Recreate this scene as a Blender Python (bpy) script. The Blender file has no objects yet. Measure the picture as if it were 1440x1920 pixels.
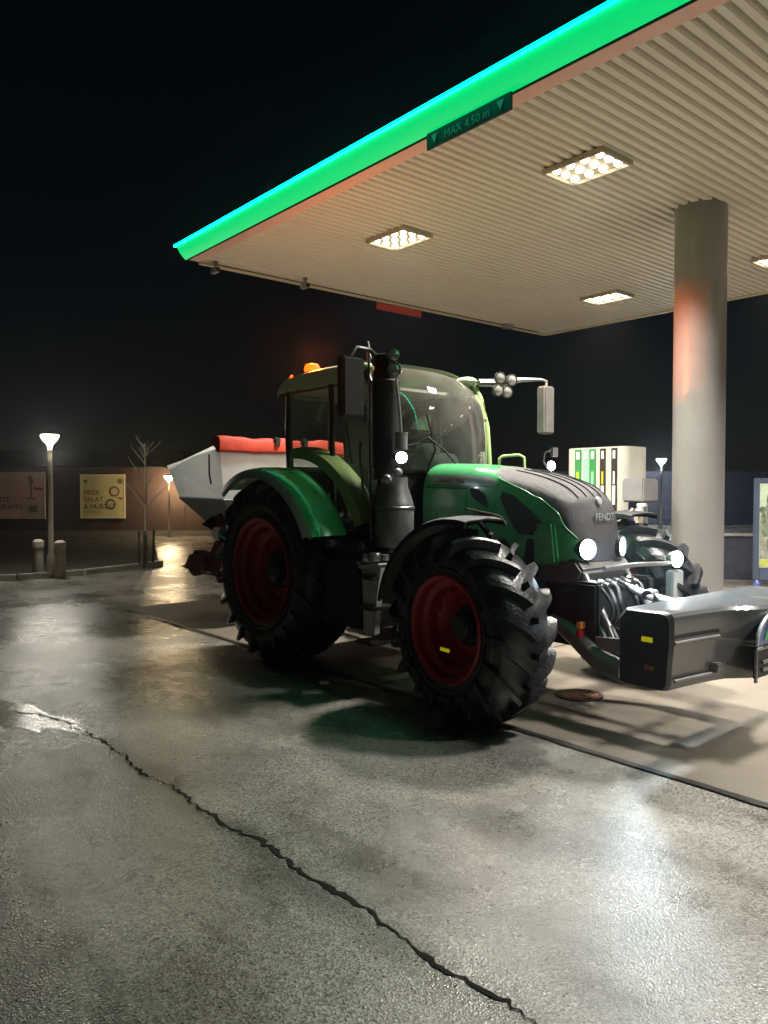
import bpy, bmesh, math, random
from mathutils import Vector, Matrix
from mathutils.bvhtree import BVHTree

random.seed(7)
R = math.radians
scene = bpy.context.scene

# ------------------------------------------------------------------ camera, world, exposure
cam_data = bpy.data.cameras.new('camera')
cam = bpy.data.objects.new('camera', cam_data)
scene.collection.objects.link(cam)
cam.location = (0, 0, 1.75)
cam.rotation_euler = (R(90 - 1.683), 0, R(49.8))
cam_data.sensor_fit = 'HORIZONTAL'
cam_data.sensor_width = 36
cam_data.lens = 35.75
cam_data.clip_start = 0.05
cam_data.clip_end = 2000
scene.camera = cam

world = bpy.data.worlds.new('World')
scene.world = world
world.use_nodes = True
wn = world.node_tree
bg = wn.nodes['Background']
skyn = wn.nodes.new('ShaderNodeTexSky')
skyn.sky_type = 'NISHITA'
skyn.sun_disc = False
skyn.sun_elevation = R(24.0)
skyn.sun_rotation = R(200)
wn.links.new(skyn.outputs[0], bg.inputs[0])
bg.inputs[1].default_value = 0.0010

scene.view_settings.view_transform = 'Standard'
scene.view_settings.look = 'None'
scene.view_settings.exposure = 0.0
scene.view_settings.gamma = 1.0
scene.cycles.max_bounces = 8
scene.cycles.transparent_max_bounces = 12
scene.cycles.caustics_reflective = False
scene.cycles.caustics_refractive = False
scene.cycles.sample_clamp_indirect = 3.0

# lamp strengths in one place
CANOPY_W = 255.0
CANOPY_COL = (1.0, 0.93, 0.82)
CANOPY_COL_COOL = (1.0, 0.95, 0.90)
STREET_COL = (1.0, 0.94, 0.82)

CAM = Vector((0, 0, 1.75))
F0 = Vector((-math.cos(R(40.2)), math.sin(R(40.2)), 0))      # horizontal view direction
RT = Vector((math.sin(R(40.2)), math.cos(R(40.2)), 0))       # to its right


def wp(d, s, z=0.0):
    """point at forward distance d and sideways distance s in the far part of the site"""
    p = F0 * d + RT * s
    return Vector((p.x, p.y, z))


# ------------------------------------------------------------------ materials
def mat(name, col, rough=0.5, metal=0.0, var=0.12, scale=6.0, bump=0.0, bscale=60.0, rvar=0.1,
        emit=None, estr=0.0, coat=0.0, dirt=0.0, dirtcol=(0.1, 0.09, 0.075)):
    m = bpy.data.materials.new(name)
    m.use_nodes = True
    nt = m.node_tree
    b = nt.nodes['Principled BSDF']
    b.inputs['Metallic'].default_value = metal
    b.inputs['Roughness'].default_value = rough
    if coat:
        b.inputs['Coat Weight'].default_value = coat
        b.inputs['Coat Roughness'].default_value = 0.08
    tc = nt.nodes.new('ShaderNodeTexCoord')
    nz = nt.nodes.new('ShaderNodeTexNoise')
    nz.inputs['Scale'].default_value = scale
    nz.inputs['Detail'].default_value = 5
    nt.links.new(tc.outputs['Object'], nz.inputs['Vector'])
    rp = nt.nodes.new('ShaderNodeValToRGB')
    rp.color_ramp.elements[0].position = 0.3
    rp.color_ramp.elements[1].position = 0.7
    rp.color_ramp.elements[0].color = (*[c * (1 - var) for c in col], 1)
    rp.color_ramp.elements[1].color = (*[min(1, c * (1 + var)) for c in col], 1)
    nt.links.new(nz.outputs['Fac'], rp.inputs['Fac'])
    csock = rp.outputs['Color']
    if dirt:
        n2 = nt.nodes.new('ShaderNodeTexNoise')
        n2.inputs['Scale'].default_value = scale * 2.3
        n2.inputs['Detail'].default_value = 8
        n2.inputs['Roughness'].default_value = 0.7
        nt.links.new(tc.outputs['Object'], n2.inputs['Vector'])
        r2 = nt.nodes.new('ShaderNodeValToRGB')
        r2.color_ramp.elements[0].position = 0.5
        r2.color_ramp.elements[1].position = 0.75
        r2.color_ramp.elements[1].color = (dirt, dirt, dirt, 1)
        nt.links.new(n2.outputs['Fac'], r2.inputs['Fac'])
        mx = nt.nodes.new('ShaderNodeMixRGB')
        mx.inputs[2].default_value = (*dirtcol, 1)
        nt.links.new(r2.outputs['Color'], mx.inputs[0])
        nt.links.new(csock, mx.inputs[1])
        csock = mx.outputs[0]
    nt.links.new(csock, b.inputs['Base Color'])
    if rvar:
        mr = nt.nodes.new('ShaderNodeMapRange')
        mr.inputs['To Min'].default_value = max(0.02, rough - rvar)
        mr.inputs['To Max'].default_value = min(1, rough + rvar)
        nt.links.new(nz.outputs['Fac'], mr.inputs['Value'])
        nt.links.new(mr.outputs[0], b.inputs['Roughness'])
    if bump:
        bn = nt.nodes.new('ShaderNodeTexNoise')
        bn.inputs['Scale'].default_value = bscale
        bn.inputs['Detail'].default_value = 4
        nt.links.new(tc.outputs['Object'], bn.inputs['Vector'])
        bm_ = nt.nodes.new('ShaderNodeBump')
        bm_.inputs['Strength'].default_value = bump
        bm_.inputs['Distance'].default_value = 0.02
        nt.links.new(bn.outputs['Fac'], bm_.inputs['Height'])
        nt.links.new(bm_.outputs[0], b.inputs['Normal'])
    if emit:
        b.inputs['Emission Color'].default_value = (*emit, 1)
        b.inputs['Emission Strength'].default_value = estr
    return m


def emat(name, col, s, sample=True):
    m = bpy.data.materials.new(name)
    m.use_nodes = True
    nt = m.node_tree
    b = nt.nodes['Principled BSDF']
    b.inputs['Base Color'].default_value = (0.02, 0.02, 0.02, 1)
    b.inputs['Emission Color'].default_value = (*col, 1)
    b.inputs['Emission Strength'].default_value = s
    if not sample:
        m.cycles.emission_sampling = 'NONE'
    return m


def glass_mat(name, tint, gloss=1.0, ior=1.5, haze_mix=0.1):
    m = bpy.data.materials.new(name)
    m.use_nodes = True
    nt = m.node_tree
    nt.nodes.remove(nt.nodes['Principled BSDF'])
    out = nt.nodes['Material Output']
    tr = nt.nodes.new('ShaderNodeBsdfTransparent')
    tr.inputs[0].default_value = (*tint, 1)
    gl = nt.nodes.new('ShaderNodeBsdfGlossy')
    gl.inputs['Roughness'].default_value = 0.03
    fr = nt.nodes.new('ShaderNodeFresnel')
    fr.inputs['IOR'].default_value = ior
    ml = nt.nodes.new('ShaderNodeMath')
    ml.operation = 'MULTIPLY'
    ml.use_clamp = True
    ml.inputs[1].default_value = gloss
    mx = nt.nodes.new('ShaderNodeMixShader')
    nt.links.new(fr.outputs[0], ml.inputs[0])
    nt.links.new(ml.outputs[0], mx.inputs[0])
    nt.links.new(tr.outputs[0], mx.inputs[1])
    nt.links.new(gl.outputs[0], mx.inputs[2])
    # diffuse veil standing in for reflected light and haze on the pane
    df = nt.nodes.new('ShaderNodeBsdfDiffuse')
    df.inputs[0].default_value = (0.5, 0.5, 0.46, 1)
    tc = nt.nodes.new('ShaderNodeTexCoord')
    nz = nt.nodes.new('ShaderNodeTexNoise')
    nz.inputs['Scale'].default_value = 3.5
    nz.inputs['Detail'].default_value = 6
    nt.links.new(tc.outputs['Object'], nz.inputs['Vector'])
    mr = nt.nodes.new('ShaderNodeMapRange')
    mr.inputs['From Min'].default_value = 0.3
    mr.inputs['From Max'].default_value = 0.7
    mr.inputs['To Min'].default_value = haze_mix * 0.6
    mr.inputs['To Max'].default_value = haze_mix * 1.4
    nt.links.new(nz.outputs['Fac'], mr.inputs['Value'])
    m2 = nt.nodes.new('ShaderNodeMixShader')
    nt.links.new(mr.outputs[0], m2.inputs[0])
    nt.links.new(mx.outputs[0], m2.inputs[1])
    nt.links.new(df.outputs[0], m2.inputs[2])
    nt.links.new(m2.outputs[0], out.inputs[0])
    return m


def asphalt_mat(name='wet_asphalt', lo=0.16, hi=0.40, bmp=0.4):
    m = bpy.data.materials.new(name)
    m.use_nodes = True
    nt = m.node_tree
    N, L = nt.nodes.new, nt.links.new
    b = nt.nodes['Principled BSDF']
    tc = N('ShaderNodeTexCoord')
    big = N('ShaderNodeTexNoise'); big.inputs['Scale'].default_value = 0.55; big.inputs['Detail'].default_value = 6
    big.inputs['Roughness'].default_value = 0.6
    L(tc.outputs['Object'], big.inputs['Vector'])
    fine = N('ShaderNodeTexVoronoi'); fine.inputs['Scale'].default_value = 120
    L(tc.outputs['Object'], fine.inputs['Vector'])
    f2 = N('ShaderNodeTexNoise'); f2.inputs['Scale'].default_value = 70; f2.inputs['Detail'].default_value = 3
    L(tc.outputs['Object'], f2.inputs['Vector'])
    # stone colours
    rp = N('ShaderNodeValToRGB')
    rp.color_ramp.elements[0].position = 0.05; rp.color_ramp.elements[0].color = (0.072, 0.072, 0.069, 1)
    rp.color_ramp.elements[1].position = 0.95; rp.color_ramp.elements[1].color = (0.45, 0.447, 0.43, 1)
    L(fine.outputs['Color'], rp.inputs['Fac'])
    # large tone change
    r2 = N('ShaderNodeValToRGB')
    r2.color_ramp.elements[0].position = 0.34; r2.color_ramp.elements[0].color = (0.5, 0.49, 0.45, 1)
    r2.color_ramp.elements[1].position = 0.66; r2.color_ramp.elements[1].color = (1.12, 1.08, 1.0, 1)
    L(big.outputs['Fac'], r2.inputs['Fac'])
    mu = N('ShaderNodeMixRGB'); mu.blend_type = 'MULTIPLY'; mu.inputs[0].default_value = 1
    L(rp.outputs[0], mu.inputs[1]); L(r2.outputs[0], mu.inputs[2])
    # damp band along the crack (y about 1.93) with a wandering edge
    sep = N('ShaderNodeSeparateXYZ'); L(tc.outputs['Object'], sep.inputs[0])
    wn_ = N('ShaderNodeTexNoise'); wn_.inputs['Scale'].default_value = 2.2; wn_.inputs['Detail'].default_value = 6
    L(tc.outputs['Object'], wn_.inputs['Vector'])
    a1 = N('ShaderNodeMath'); a1.operation = 'SUBTRACT'; a1.inputs[1].default_value = 1.9
    L(sep.outputs['Y'], a1.inputs[0])
    a2 = N('ShaderNodeMath'); a2.operation = 'MULTIPLY_ADD'; a2.inputs[1].default_value = 0.34; a2.inputs[2].default_value = -0.17
    L(wn_.outputs['Fac'], a2.inputs[0])
    a3 = N('ShaderNodeMath'); a3.operation = 'ADD'; L(a1.outputs[0], a3.inputs[0]); L(a2.outputs[0], a3.inputs[1])
    a4 = N('ShaderNodeMath'); a4.operation = 'ABSOLUTE'; L(a3.outputs[0], a4.inputs[0])
    mr = N('ShaderNodeMapRange'); mr.interpolation_type = 'SMOOTHSTEP'
    mr.inputs['From Min'].default_value = 0.0; mr.inputs['From Max'].default_value = 0.16
    mr.inputs['To Min'].default_value = 0.52; mr.inputs['To Max'].default_value = 1.0
    L(a4.outputs[0], mr.inputs['Value'])
    m2 = N('ShaderNodeMixRGB'); m2.blend_type = 'MULTIPLY'; m2.inputs[0].default_value = 1
    L(mu.outputs[0], m2.inputs[1]); L(mr.outputs[0], m2.inputs[2])
    # oil and damp stains with their own shapes
    st = N('ShaderNodeTexNoise'); st.inputs['Scale'].default_value = 1.1; st.inputs['Detail'].default_value = 9
    st.inputs['Roughness'].default_value = 0.62
    mps = N('ShaderNodeMapping'); mps.inputs['Location'].default_value = (7.3, 2.2, 0); mps.inputs['Scale'].default_value = (0.6, 1.3, 1)
    L(tc.outputs['Object'], mps.inputs[0]); L(mps.outputs[0], st.inputs['Vector'])
    sr_ = N('ShaderNodeValToRGB')
    sr_.color_ramp.elements[0].position = 0.36; sr_.color_ramp.elements[0].color = (0.45, 0.43, 0.40, 1)
    sr_.color_ramp.elements[1].position = 0.50; sr_.color_ramp.elements[1].color = (1, 1, 1, 1)
    L(st.outputs['Fac'], sr_.inputs['Fac'])
    m3 = N('ShaderNodeMixRGB'); m3.blend_type = 'MULTIPLY'; m3.inputs[0].default_value = 1
    L(m2.outputs[0], m3.inputs[1]); L(sr_.outputs[0], m3.inputs[2])
    L(m3.outputs[0], b.inputs['Base Color'])
    # wetness: patches of lower roughness
    w = N('ShaderNodeTexNoise'); w.inputs['Scale'].default_value = 0.8; w.inputs['Detail'].default_value = 7
    w.inputs['Roughness'].default_value = 0.65
    mp = N('ShaderNodeMapping'); mp.inputs['Location'].default_value = (3.1, 1.7, 0)
    L(tc.outputs['Object'], mp.inputs[0]); L(mp.outputs[0], w.inputs['Vector'])
    r3 = N('ShaderNodeMapRange')
    r3.inputs['From Min'].default_value = 0.35; r3.inputs['From Max'].default_value = 0.65
    r3.inputs['To Min'].default_value = lo; r3.inputs['To Max'].default_value = hi
    L(w.outputs['Fac'], r3.inputs['Value'])
    L(r3.outputs[0], b.inputs['Roughness'])
    b.inputs['Specular IOR Level'].default_value = 0.85
    bp = N('ShaderNodeBump'); bp.inputs['Strength'].default_value = bmp; bp.inputs['Distance'].default_value = 0.004
    ad = N('ShaderNodeMath'); ad.operation = 'ADD'
    L(fine.outputs['Distance'], ad.inputs[0]); L(f2.outputs['Fac'], ad.inputs[1])
    L(ad.outputs[0], bp.inputs['Height'])
    L(bp.outputs[0], b.inputs['Normal'])
    return m


def brick_mat():
    m = bpy.data.materials.new('brick')
    m.use_nodes = True
    nt = m.node_tree
    N, L = nt.nodes.new, nt.links.new
    b = nt.nodes['Principled BSDF']
    tc = N('ShaderNodeTexCoord')
    br = N('ShaderNodeTexBrick')
    br.inputs['Scale'].default_value = 1.0
    br.inputs['Color1'].default_value = (0.045, 0.022, 0.018, 1)
    br.inputs['Color2'].default_value = (0.062, 0.03, 0.024, 1)
    br.inputs['Mortar'].default_value = (0.06, 0.05, 0.042, 1)
    br.inputs['Brick Width'].default_value = 0.24
    br.inputs['Row Height'].default_value = 0.077
    br.inputs['Mortar Size'].default_value = 0.006
    # wall runs in the local xz plane
    sp = N('ShaderNodeSeparateXYZ'); cb = N('ShaderNodeCombineXYZ')
    L(tc.outputs['Object'], sp.inputs[0])
    L(sp.outputs['X'], cb.inputs['X']); L(sp.outputs['Z'], cb.inputs['Y'])
    L(cb.outputs[0], br.inputs['Vector'])
    L(br.outputs['Color'], b.inputs['Base Color'])
    b.inputs['Roughness'].default_value = 0.85
    return m


M = {}
M['asphalt'] = asphalt_mat()
M['puddle'] = asphalt_mat('puddle_film', 0.10, 0.22, 0.22)
M['brick'] = brick_mat()
M['concrete'] = mat('forecourt_concrete', (0.145, 0.124, 0.094), 0.6, var=0.14, scale=1.3, bump=0.25, bscale=90, rvar=0.14, dirt=0.5, dirtcol=(0.085, 0.07, 0.055))
M['kerb'] = mat('kerb_concrete', (0.36, 0.35, 0.32), 0.5, var=0.2, scale=3, bump=0.3)
M['joint'] = mat('tar_joint', (0.012, 0.011, 0.01), 0.5)
M['crack'] = mat('crack_dark', (0.018, 0.017, 0.015), 0.9)
M['crack'].node_tree.nodes['Principled BSDF'].inputs['Specular IOR Level'].default_value = 0.1
M['grass'] = mat('grass_ground', (0.016, 0.016, 0.010), 0.9, var=0.5, scale=4, bump=0.6, bscale=40)
M['blade'] = mat('grass_blades', (0.022, 0.024, 0.012), 0.8, var=0.5, scale=2)
M['slat'] = mat('ceiling_slat', (0.75, 0.71, 0.63), 0.45, var=0.05, scale=0.5)
M['salmon'] = mat('salmon_trim', (0.85, 0.52, 0.46), 0.5, var=0.06)
M['fascia_dark'] = mat('dark_fascia', (0.05, 0.055, 0.05), 0.5)
M['lip'] = mat('edge_lip', (0.62, 0.55, 0.4), 0.45, var=0.05)
M['green_glow'] = emat('green_fascia_glow', (0.0, 0.66, 0.165), 1.05)
M['green_glow'].node_tree.nodes['Principled BSDF'].inputs['Base Color'].default_value = (0.01, 0.10, 0.03, 1)
M['cyan_glow'] = emat('led_strip_glow', (0.0, 1.0, 0.5), 20.0)
M['column'] = mat('column_paint', (0.225, 0.215, 0.205), 0.34, metal=0.0, var=0.06, scale=2, rvar=0.06, dirt=0.15)
M['fixture'] = mat('fixture_frame', (0.5, 0.46, 0.4), 0.4, metal=0.3)
M['led'] = emat('warm_led', (1.0, 0.86, 0.58), 9.0, sample=False)
M['black'] = mat('black_plastic', (0.009, 0.010, 0.012), 0.6, var=0.2)
M['sign_black'] = mat('sign_black', (0.004, 0.009, 0.007), 0.5)
M['sign_text'] = mat('sign_lettering', (0.24, 0.28, 0.26), 0.5)
M['sign_red'] = mat('sign_red', (0.5, 0.05, 0.035), 0.5)
M['green'] = mat('green_paint', (0.10, 0.50, 0.20), 0.28, var=0.08, scale=3, coat=0.5, dirt=0.32, dirtcol=(0.16, 0.16, 0.1))
M['green_lit'] = mat('lit_green_paint', (0.36, 0.5, 0.2), 0.35, var=0.1, scale=3, coat=0.3, dirt=0.2, dirtcol=(0.2, 0.2, 0.13))  # lighter copy of the green, lamplight on these parts put into the colour
M['roof'] = mat('roof_shell', (0.62, 0.76, 0.50), 0.4, var=0.08, scale=3, dirt=0.2, dirtcol=(0.25, 0.25, 0.2))
M['silver'] = mat('silver_decal', (0.46, 0.5, 0.5), 0.35, metal=0.3)
M['dark_metal'] = mat('dark_metal', (0.03, 0.031, 0.033), 0.42, metal=0.4, var=0.3, dirt=0.4, dirtcol=(0.05, 0.045, 0.038))
M['grille'] = mat('grille_mesh', (0.075, 0.072, 0.075), 0.42, metal=0.25, var=0.25, scale=14, bump=0.5, bscale=240)
M['vent'] = mat('vent_dark', (0.018, 0.02, 0.026), 0.5, bump=0.5, bscale=160)
M['steel'] = mat('bare_steel', (0.34, 0.34, 0.34), 0.32, metal=0.85, var=0.2, dirt=0.4, dirtcol=(0.08, 0.075, 0.065))
M['alu'] = mat('aluminium', (0.22, 0.22, 0.22), 0.42, metal=0.6, var=0.15, dirt=0.25)
M['step'] = mat('step_grey', (0.48, 0.48, 0.45), 0.45, metal=0.2, var=0.15, dirt=0.4)
M['hose'] = mat('hose_rubber', (0.02, 0.02, 0.022), 0.5)
M['tyre'] = mat('tyre_rubber', (0.011, 0.012, 0.015), 0.33, var=0.25, scale=5, bump=0.25, bscale=45, dirt=0.6, dirtcol=(0.045, 0.038, 0.03))
M['rim'] = mat('red_rim', (0.36, 0.016, 0.03), 0.4, var=0.12, dirt=0.3, dirtcol=(0.06, 0.045, 0.04))
M['hub'] = mat('hub_dark', (0.035, 0.04, 0.042), 0.45, metal=0.2)
M['glass'] = glass_mat('cab_glass', (0.9, 0.92, 0.9), 2.4, haze_mix=0.10)
M['glass_dark'] = glass_mat('cab_side_glass', (0.84, 0.9, 0.88), 1.6, haze_mix=0.2)
M['lens'] = emat('headlight_lens', (0.72, 0.9, 1.0), 110.0)
M['worklens'] = emat('work_lamp_lens', (0.8, 0.92, 1.0), 60.0)
M['lamp_off'] = mat('unlit_lamp_glass', (0.5, 0.5, 0.48), 0.15, metal=0.6)
M['beacon'] = emat('beacon_orange', (1.0, 0.055, 0.002), 7.0)
M['seat'] = mat('seat_fabric', (0.2, 0.2, 0.19), 0.8)
M['inner'] = mat('cab_interior', (0.4, 0.39, 0.35), 0.6)
M['skincons'] = mat('console_plastic', (0.42, 0.44, 0.38), 0.5)
M['cast'] = mat('cast_grey', (0.15, 0.145, 0.135), 0.45, metal=0.15, var=0.2, dirt=0.3)
M['weight'] = mat('weight_grey', (0.062, 0.064, 0.065), 0.32, var=0.08, scale=2, coat=0.7, dirt=0.18)
M['weight_dark'] = mat('weight_shaded', (0.011, 0.014, 0.016), 0.5, var=0.1)  # darker copy of the weight grey, shade on the ends put into the colour
M['reflector'] = mat('yellow_reflector', (0.85, 0.8, 0.02), 0.25, emit=(0.85, 0.85, 0.0), estr=0.25)  # weak emission paints in the glint of returned light
M['orange_refl'] = mat('orange_reflector', (0.8, 0.28, 0.05), 0.3)
M['red_refl'] = mat('red_reflector', (0.45, 0.02, 0.03), 0.3)
M['badge_blue'] = mat('badge_blue', (0.06, 0.07, 0.22), 0.3)
M['badge_green'] = mat('badge_green', (0.06, 0.34, 0.06), 0.35)
M['hopper'] = mat('hopper_grey', (0.8, 0.82, 0.82), 0.4, var=0.08, dirt=0.25)
_nt = M['hopper'].node_tree
_tl = _nt.nodes.new('ShaderNodeBsdfTranslucent')
_tl.inputs[0].default_value = (0.9, 0.92, 0.92, 1)
_ms = _nt.nodes.new('ShaderNodeMixShader')
_ms.inputs[0].default_value = 0.55
_nt.links.new(_nt.nodes['Principled BSDF'].outputs[0], _ms.inputs[1])
_nt.links.new(_tl.outputs[0], _ms.inputs[2])
_nt.links.new(_ms.outputs[0], _nt.nodes['Material Output'].inputs[0])
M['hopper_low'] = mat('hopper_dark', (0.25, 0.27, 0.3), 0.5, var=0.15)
M['spread_red'] = mat('spreader_red', (0.10, 0.008, 0.010), 0.42, var=0.15, dirt=0.2)
M['tarp'] = mat('tarp_red', (0.55, 0.06, 0.035), 0.5, var=0.15, bump=0.3, bscale=9)
M['pump_white'] = mat('pump_white', (0.54, 0.53, 0.47), 0.35, var=0.05, dirt=0.08)
M['pump_green'] = mat('pump_green', (0.05, 0.28, 0.08), 0.4)
M['pump_mint'] = mat('pump_mint', (0.32, 0.66, 0.42), 0.4)
M['pump_dark'] = mat('pump_dark', (0.04, 0.03, 0.025), 0.4)
M['lime'] = mat('lime_label', (0.45, 0.7, 0.05), 0.4)
M['yellow'] = mat('yellow_label', (0.75, 0.6, 0.03), 0.4)
M['white'] = mat('white_label', (0.75, 0.75, 0.72), 0.4)
M['purple'] = mat('purple_panel', (0.05, 0.035, 0.14), 0.4)
M['grey_box'] = mat('grey_box', (0.3, 0.29, 0.3), 0.45, metal=0.2)
M['pole'] = mat('galvanised_pole', (0.42, 0.37, 0.28), 0.4, metal=0.5)
M['lamp_head'] = emat('street_lamp_globe', (1.0, 0.93, 0.72), 30.0)
M['lamp_far'] = emat('far_lamp_globe', (0.95, 0.97, 1.0), 14.0)
M['lamp_blue'] = emat('far_blue_lamp', (0.6, 0.62, 1.0), 2.5)
M['bollard'] = mat('bollard_concrete', (0.33, 0.29, 0.25), 0.7, var=0.15, bump=0.4)
M['bark'] = mat('birch_bark', (0.16, 0.14, 0.11), 0.8, var=0.5, scale=25)
M['stake'] = mat('stake_wood', (0.018, 0.014, 0.010), 0.8)
M['eaves'] = mat('eaves_dark', (0.004, 0.0035, 0.0035), 0.7)
M['plinth'] = mat('wall_plinth', (0.13, 0.12, 0.11), 0.8)
M['banner_pink'] = mat('banner_pink', (0.86, 0.56, 0.48), 0.6, var=0.1, scale=1.3)
M['banner_olive'] = mat('banner_olive', (0.62, 0.58, 0.28), 0.6, var=0.12, scale=1.5)
M['banner_edge'] = mat('banner_edge', (0.72, 0.62, 0.48), 0.5)
M['ink'] = mat('dark_ink', (0.07, 0.035, 0.025), 0.6)
M['food_brown'] = mat('print_brown', (0.25, 0.11, 0.045), 0.6)
M['food_green'] = mat('print_green', (0.10, 0.12, 0.02), 0.6)
M['food_pale'] = mat('print_pale', (0.58, 0.52, 0.38), 0.6)
M['fence'] = mat('dark_boards', (0.05, 0.055, 0.08), 0.7, var=0.3)
M['frame_blue'] = mat('stand_frame', (0.10, 0.13, 0.2), 0.4, metal=0.3)
M['poster_sky'] = mat('poster_pale_green', (0.55, 0.68, 0.5), 0.5)
M['poster_leaf'] = mat('poster_leaf', (0.18, 0.22, 0.15), 0.5, var=0.6, scale=9)
M['poster_yellow'] = mat('poster_yellow_green', (0.5, 0.55, 0.12), 0.5)
M['poster_grey'] = mat('poster_grey', (0.33, 0.34, 0.28), 0.5, var=0.5, scale=12)
M['iron'] = mat('cast_iron', (0.06, 0.045, 0.035), 0.5, metal=0.5)

# ------------------------------------------------------------------ mesh helper
WLOC = {}


class MB:
    def __init__(self):
        self.v = []
        self.f = []

    def add(self, vs, fs):
        o = len(self.v)
        self.v += [tuple(p) for p in vs]
        self.f += [tuple(i + o for i in f) for f in fs]
        return self

    def box(self, x0, x1, y0, y1, z0, z1):
        return self.add([(x0, y0, z0), (x1, y0, z0), (x1, y1, z0), (x0, y1, z0), (x0, y0, z1), (x1, y0, z1), (x1, y1, z1), (x0, y1, z1)],
                        [(0, 3, 2, 1), (4, 5, 6, 7), (0, 1, 5, 4), (1, 2, 6, 5), (2, 3, 7, 6), (3, 0, 4, 7)])

    def obox(self, c, ex, ey, ez, a, b, h):
        """oriented box: centre c, unit axes, half sizes"""
        c, ex, ey, ez = Vector(c), Vector(ex), Vector(ey), Vector(ez)
        vs = [c + ex * (sx * a) + ey * (sy * b) + ez * (sz * h) for sz in (-1, 1) for sx, sy in ((-1, -1), (1, -1), (1, 1), (-1, 1))]
        return self.add(vs, [(0, 3, 2, 1), (4, 5, 6, 7), (0, 1, 5, 4), (1, 2, 6, 5), (2, 3, 7, 6), (3, 0, 4, 7)])

    def tube(self, pts, r, n=12, caps=True):
        pts = [Vector(p) for p in pts]
        rs = r if isinstance(r, (list, tuple)) else [r] * len(pts)
        vs, fs = [], []
        ref = None
        for i, p in enumerate(pts):
            if i == 0:
                t = pts[1] - p
            elif i == len(pts) - 1:
                t = p - pts[i - 1]
            else:
                t = (pts[i + 1] - p).normalized() + (p - pts[i - 1]).normalized()
            if t.length < 1e-9:
                t = Vector((0, 0, 1))
            t.normalize()
            if ref is None:
                ref = Vector((0, 0, 1)) if abs(t.z) < 0.9 else Vector((1, 0, 0))
            a = t.cross(ref).normalized()
            b = a.cross(t).normalized()
            ref = b
            for k in range(n):
                w = 2 * math.pi * k / n
                vs.append(p + (a * math.cos(w) + b * math.sin(w)) * rs[i])
        for i in range(len(pts) - 1):
            for k in range(n):
                fs.append((i * n + k, i * n + (k + 1) % n, (i + 1) * n + (k + 1) % n, (i + 1) * n + k))
        if caps:
            fs.append(tuple(range(n - 1, -1, -1)))
            fs.append(tuple(range((len(pts) - 1) * n, len(pts) * n)))
        return self.add(vs, fs)

    def lathe(self, prof, c=(0, 0, 0), axis=(0, 0, 1), n=32, close=False):
        """prof: (radius, height) along axis"""
        ax = Vector(axis).normalized()
        ref = Vector((0, 0, 1)) if abs(ax.z) < 0.9 else Vector((1, 0, 0))
        a = ax.cross(ref).normalized()
        b = ax.cross(a).normalized()
        c = Vector(c)
        vs, fs = [], []
        for r, h in prof:
            for k in range(n):
                w = 2 * math.pi * k / n
                vs.append(c + ax * h + (a * math.cos(w) + b * math.sin(w)) * max(r, 1e-4))
        m = len(prof)
        for i in range(m - 1 if not close else m):
            j = (i + 1) % m
            for k in range(n):
                fs.append((i * n + k, i * n + (k + 1) % n, j * n + (k + 1) % n, j * n + k))
        return self.add(vs, fs)

    def prism(self, poly, axis, a, b):
        """extrude a 2-D polygon: axis 'y' polygon is (x,z); 'x' polygon is (y,z); 'z' polygon is (x,y)"""
        def P(p, t):
            return {'y': (p[0], t, p[1]), 'x': (t, p[0], p[1]), 'z': (p[0], p[1], t)}[axis]
        n = len(poly)
        vs = [P(p, a) for p in poly] + [P(p, b) for p in poly]
        fs = [tuple(range(n)), tuple(range(2 * n - 1, n - 1, -1))]
        fs += [(i, n + i, n + (i + 1) % n, (i + 1) % n) for i in range(n)]
        return self.add(vs, fs)

    def grid(self, rows, keep=None):
        n = len(rows[0])
        vs = [p for r in rows for p in r]
        fs = []
        for i in range(len(rows) - 1):
            for j in range(n - 1):
                if keep is None or keep(i, j):
                    fs.append((i * n + j, i * n + j + 1, (i + 1) * n + j + 1, (i + 1) * n + j))
        return self.add(vs, fs)

    def sphere(self, c, r, n=16, m=10, sq=(1, 1, 1)):
        vs, fs = [], []
        for i in range(m + 1):
            t = math.pi * i / m
            for k in range(n):
                w = 2 * math.pi * k / n
                vs.append((c[0] + r * sq[0] * math.sin(t) * math.cos(w), c[1] + r * sq[1] * math.sin(t) * math.sin(w), c[2] + r * sq[2] * math.cos(t)))
        for i in range(m):
            for k in range(n):
                fs.append((i * n + k, (i + 1) * n + k, (i + 1) * n + (k + 1) % n, i * n + (k + 1) % n))
        return self.add(vs, fs)

    def text(self, s, org, right, up, size, align='LEFT', depth=0.004, shear=0.0):
        cu = bpy.data.curves.new('lettering', 'FONT')
        cu.body = s
        cu.size = size
        cu.align_x = align
        cu.extrude = depth / 2
        cu.shear = shear
        cu.resolution_u = 3
        o = bpy.data.objects.new('lettering', cu)
        scene.collection.objects.link(o)
        me = bpy.data.meshes.new_from_object(o)
        org, right, up = Vector(org), Vector(right), Vector(up)
        nrm = right.cross(up)
        self.add([org + right * v.co.x + up * v.co.y + nrm * v.co.z for v in me.vertices], [tuple(p.vertices) for p in me.polygons])
        bpy.data.objects.remove(o)
        bpy.data.curves.remove(cu)
        bpy.data.meshes.remove(me)
        return self

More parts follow.
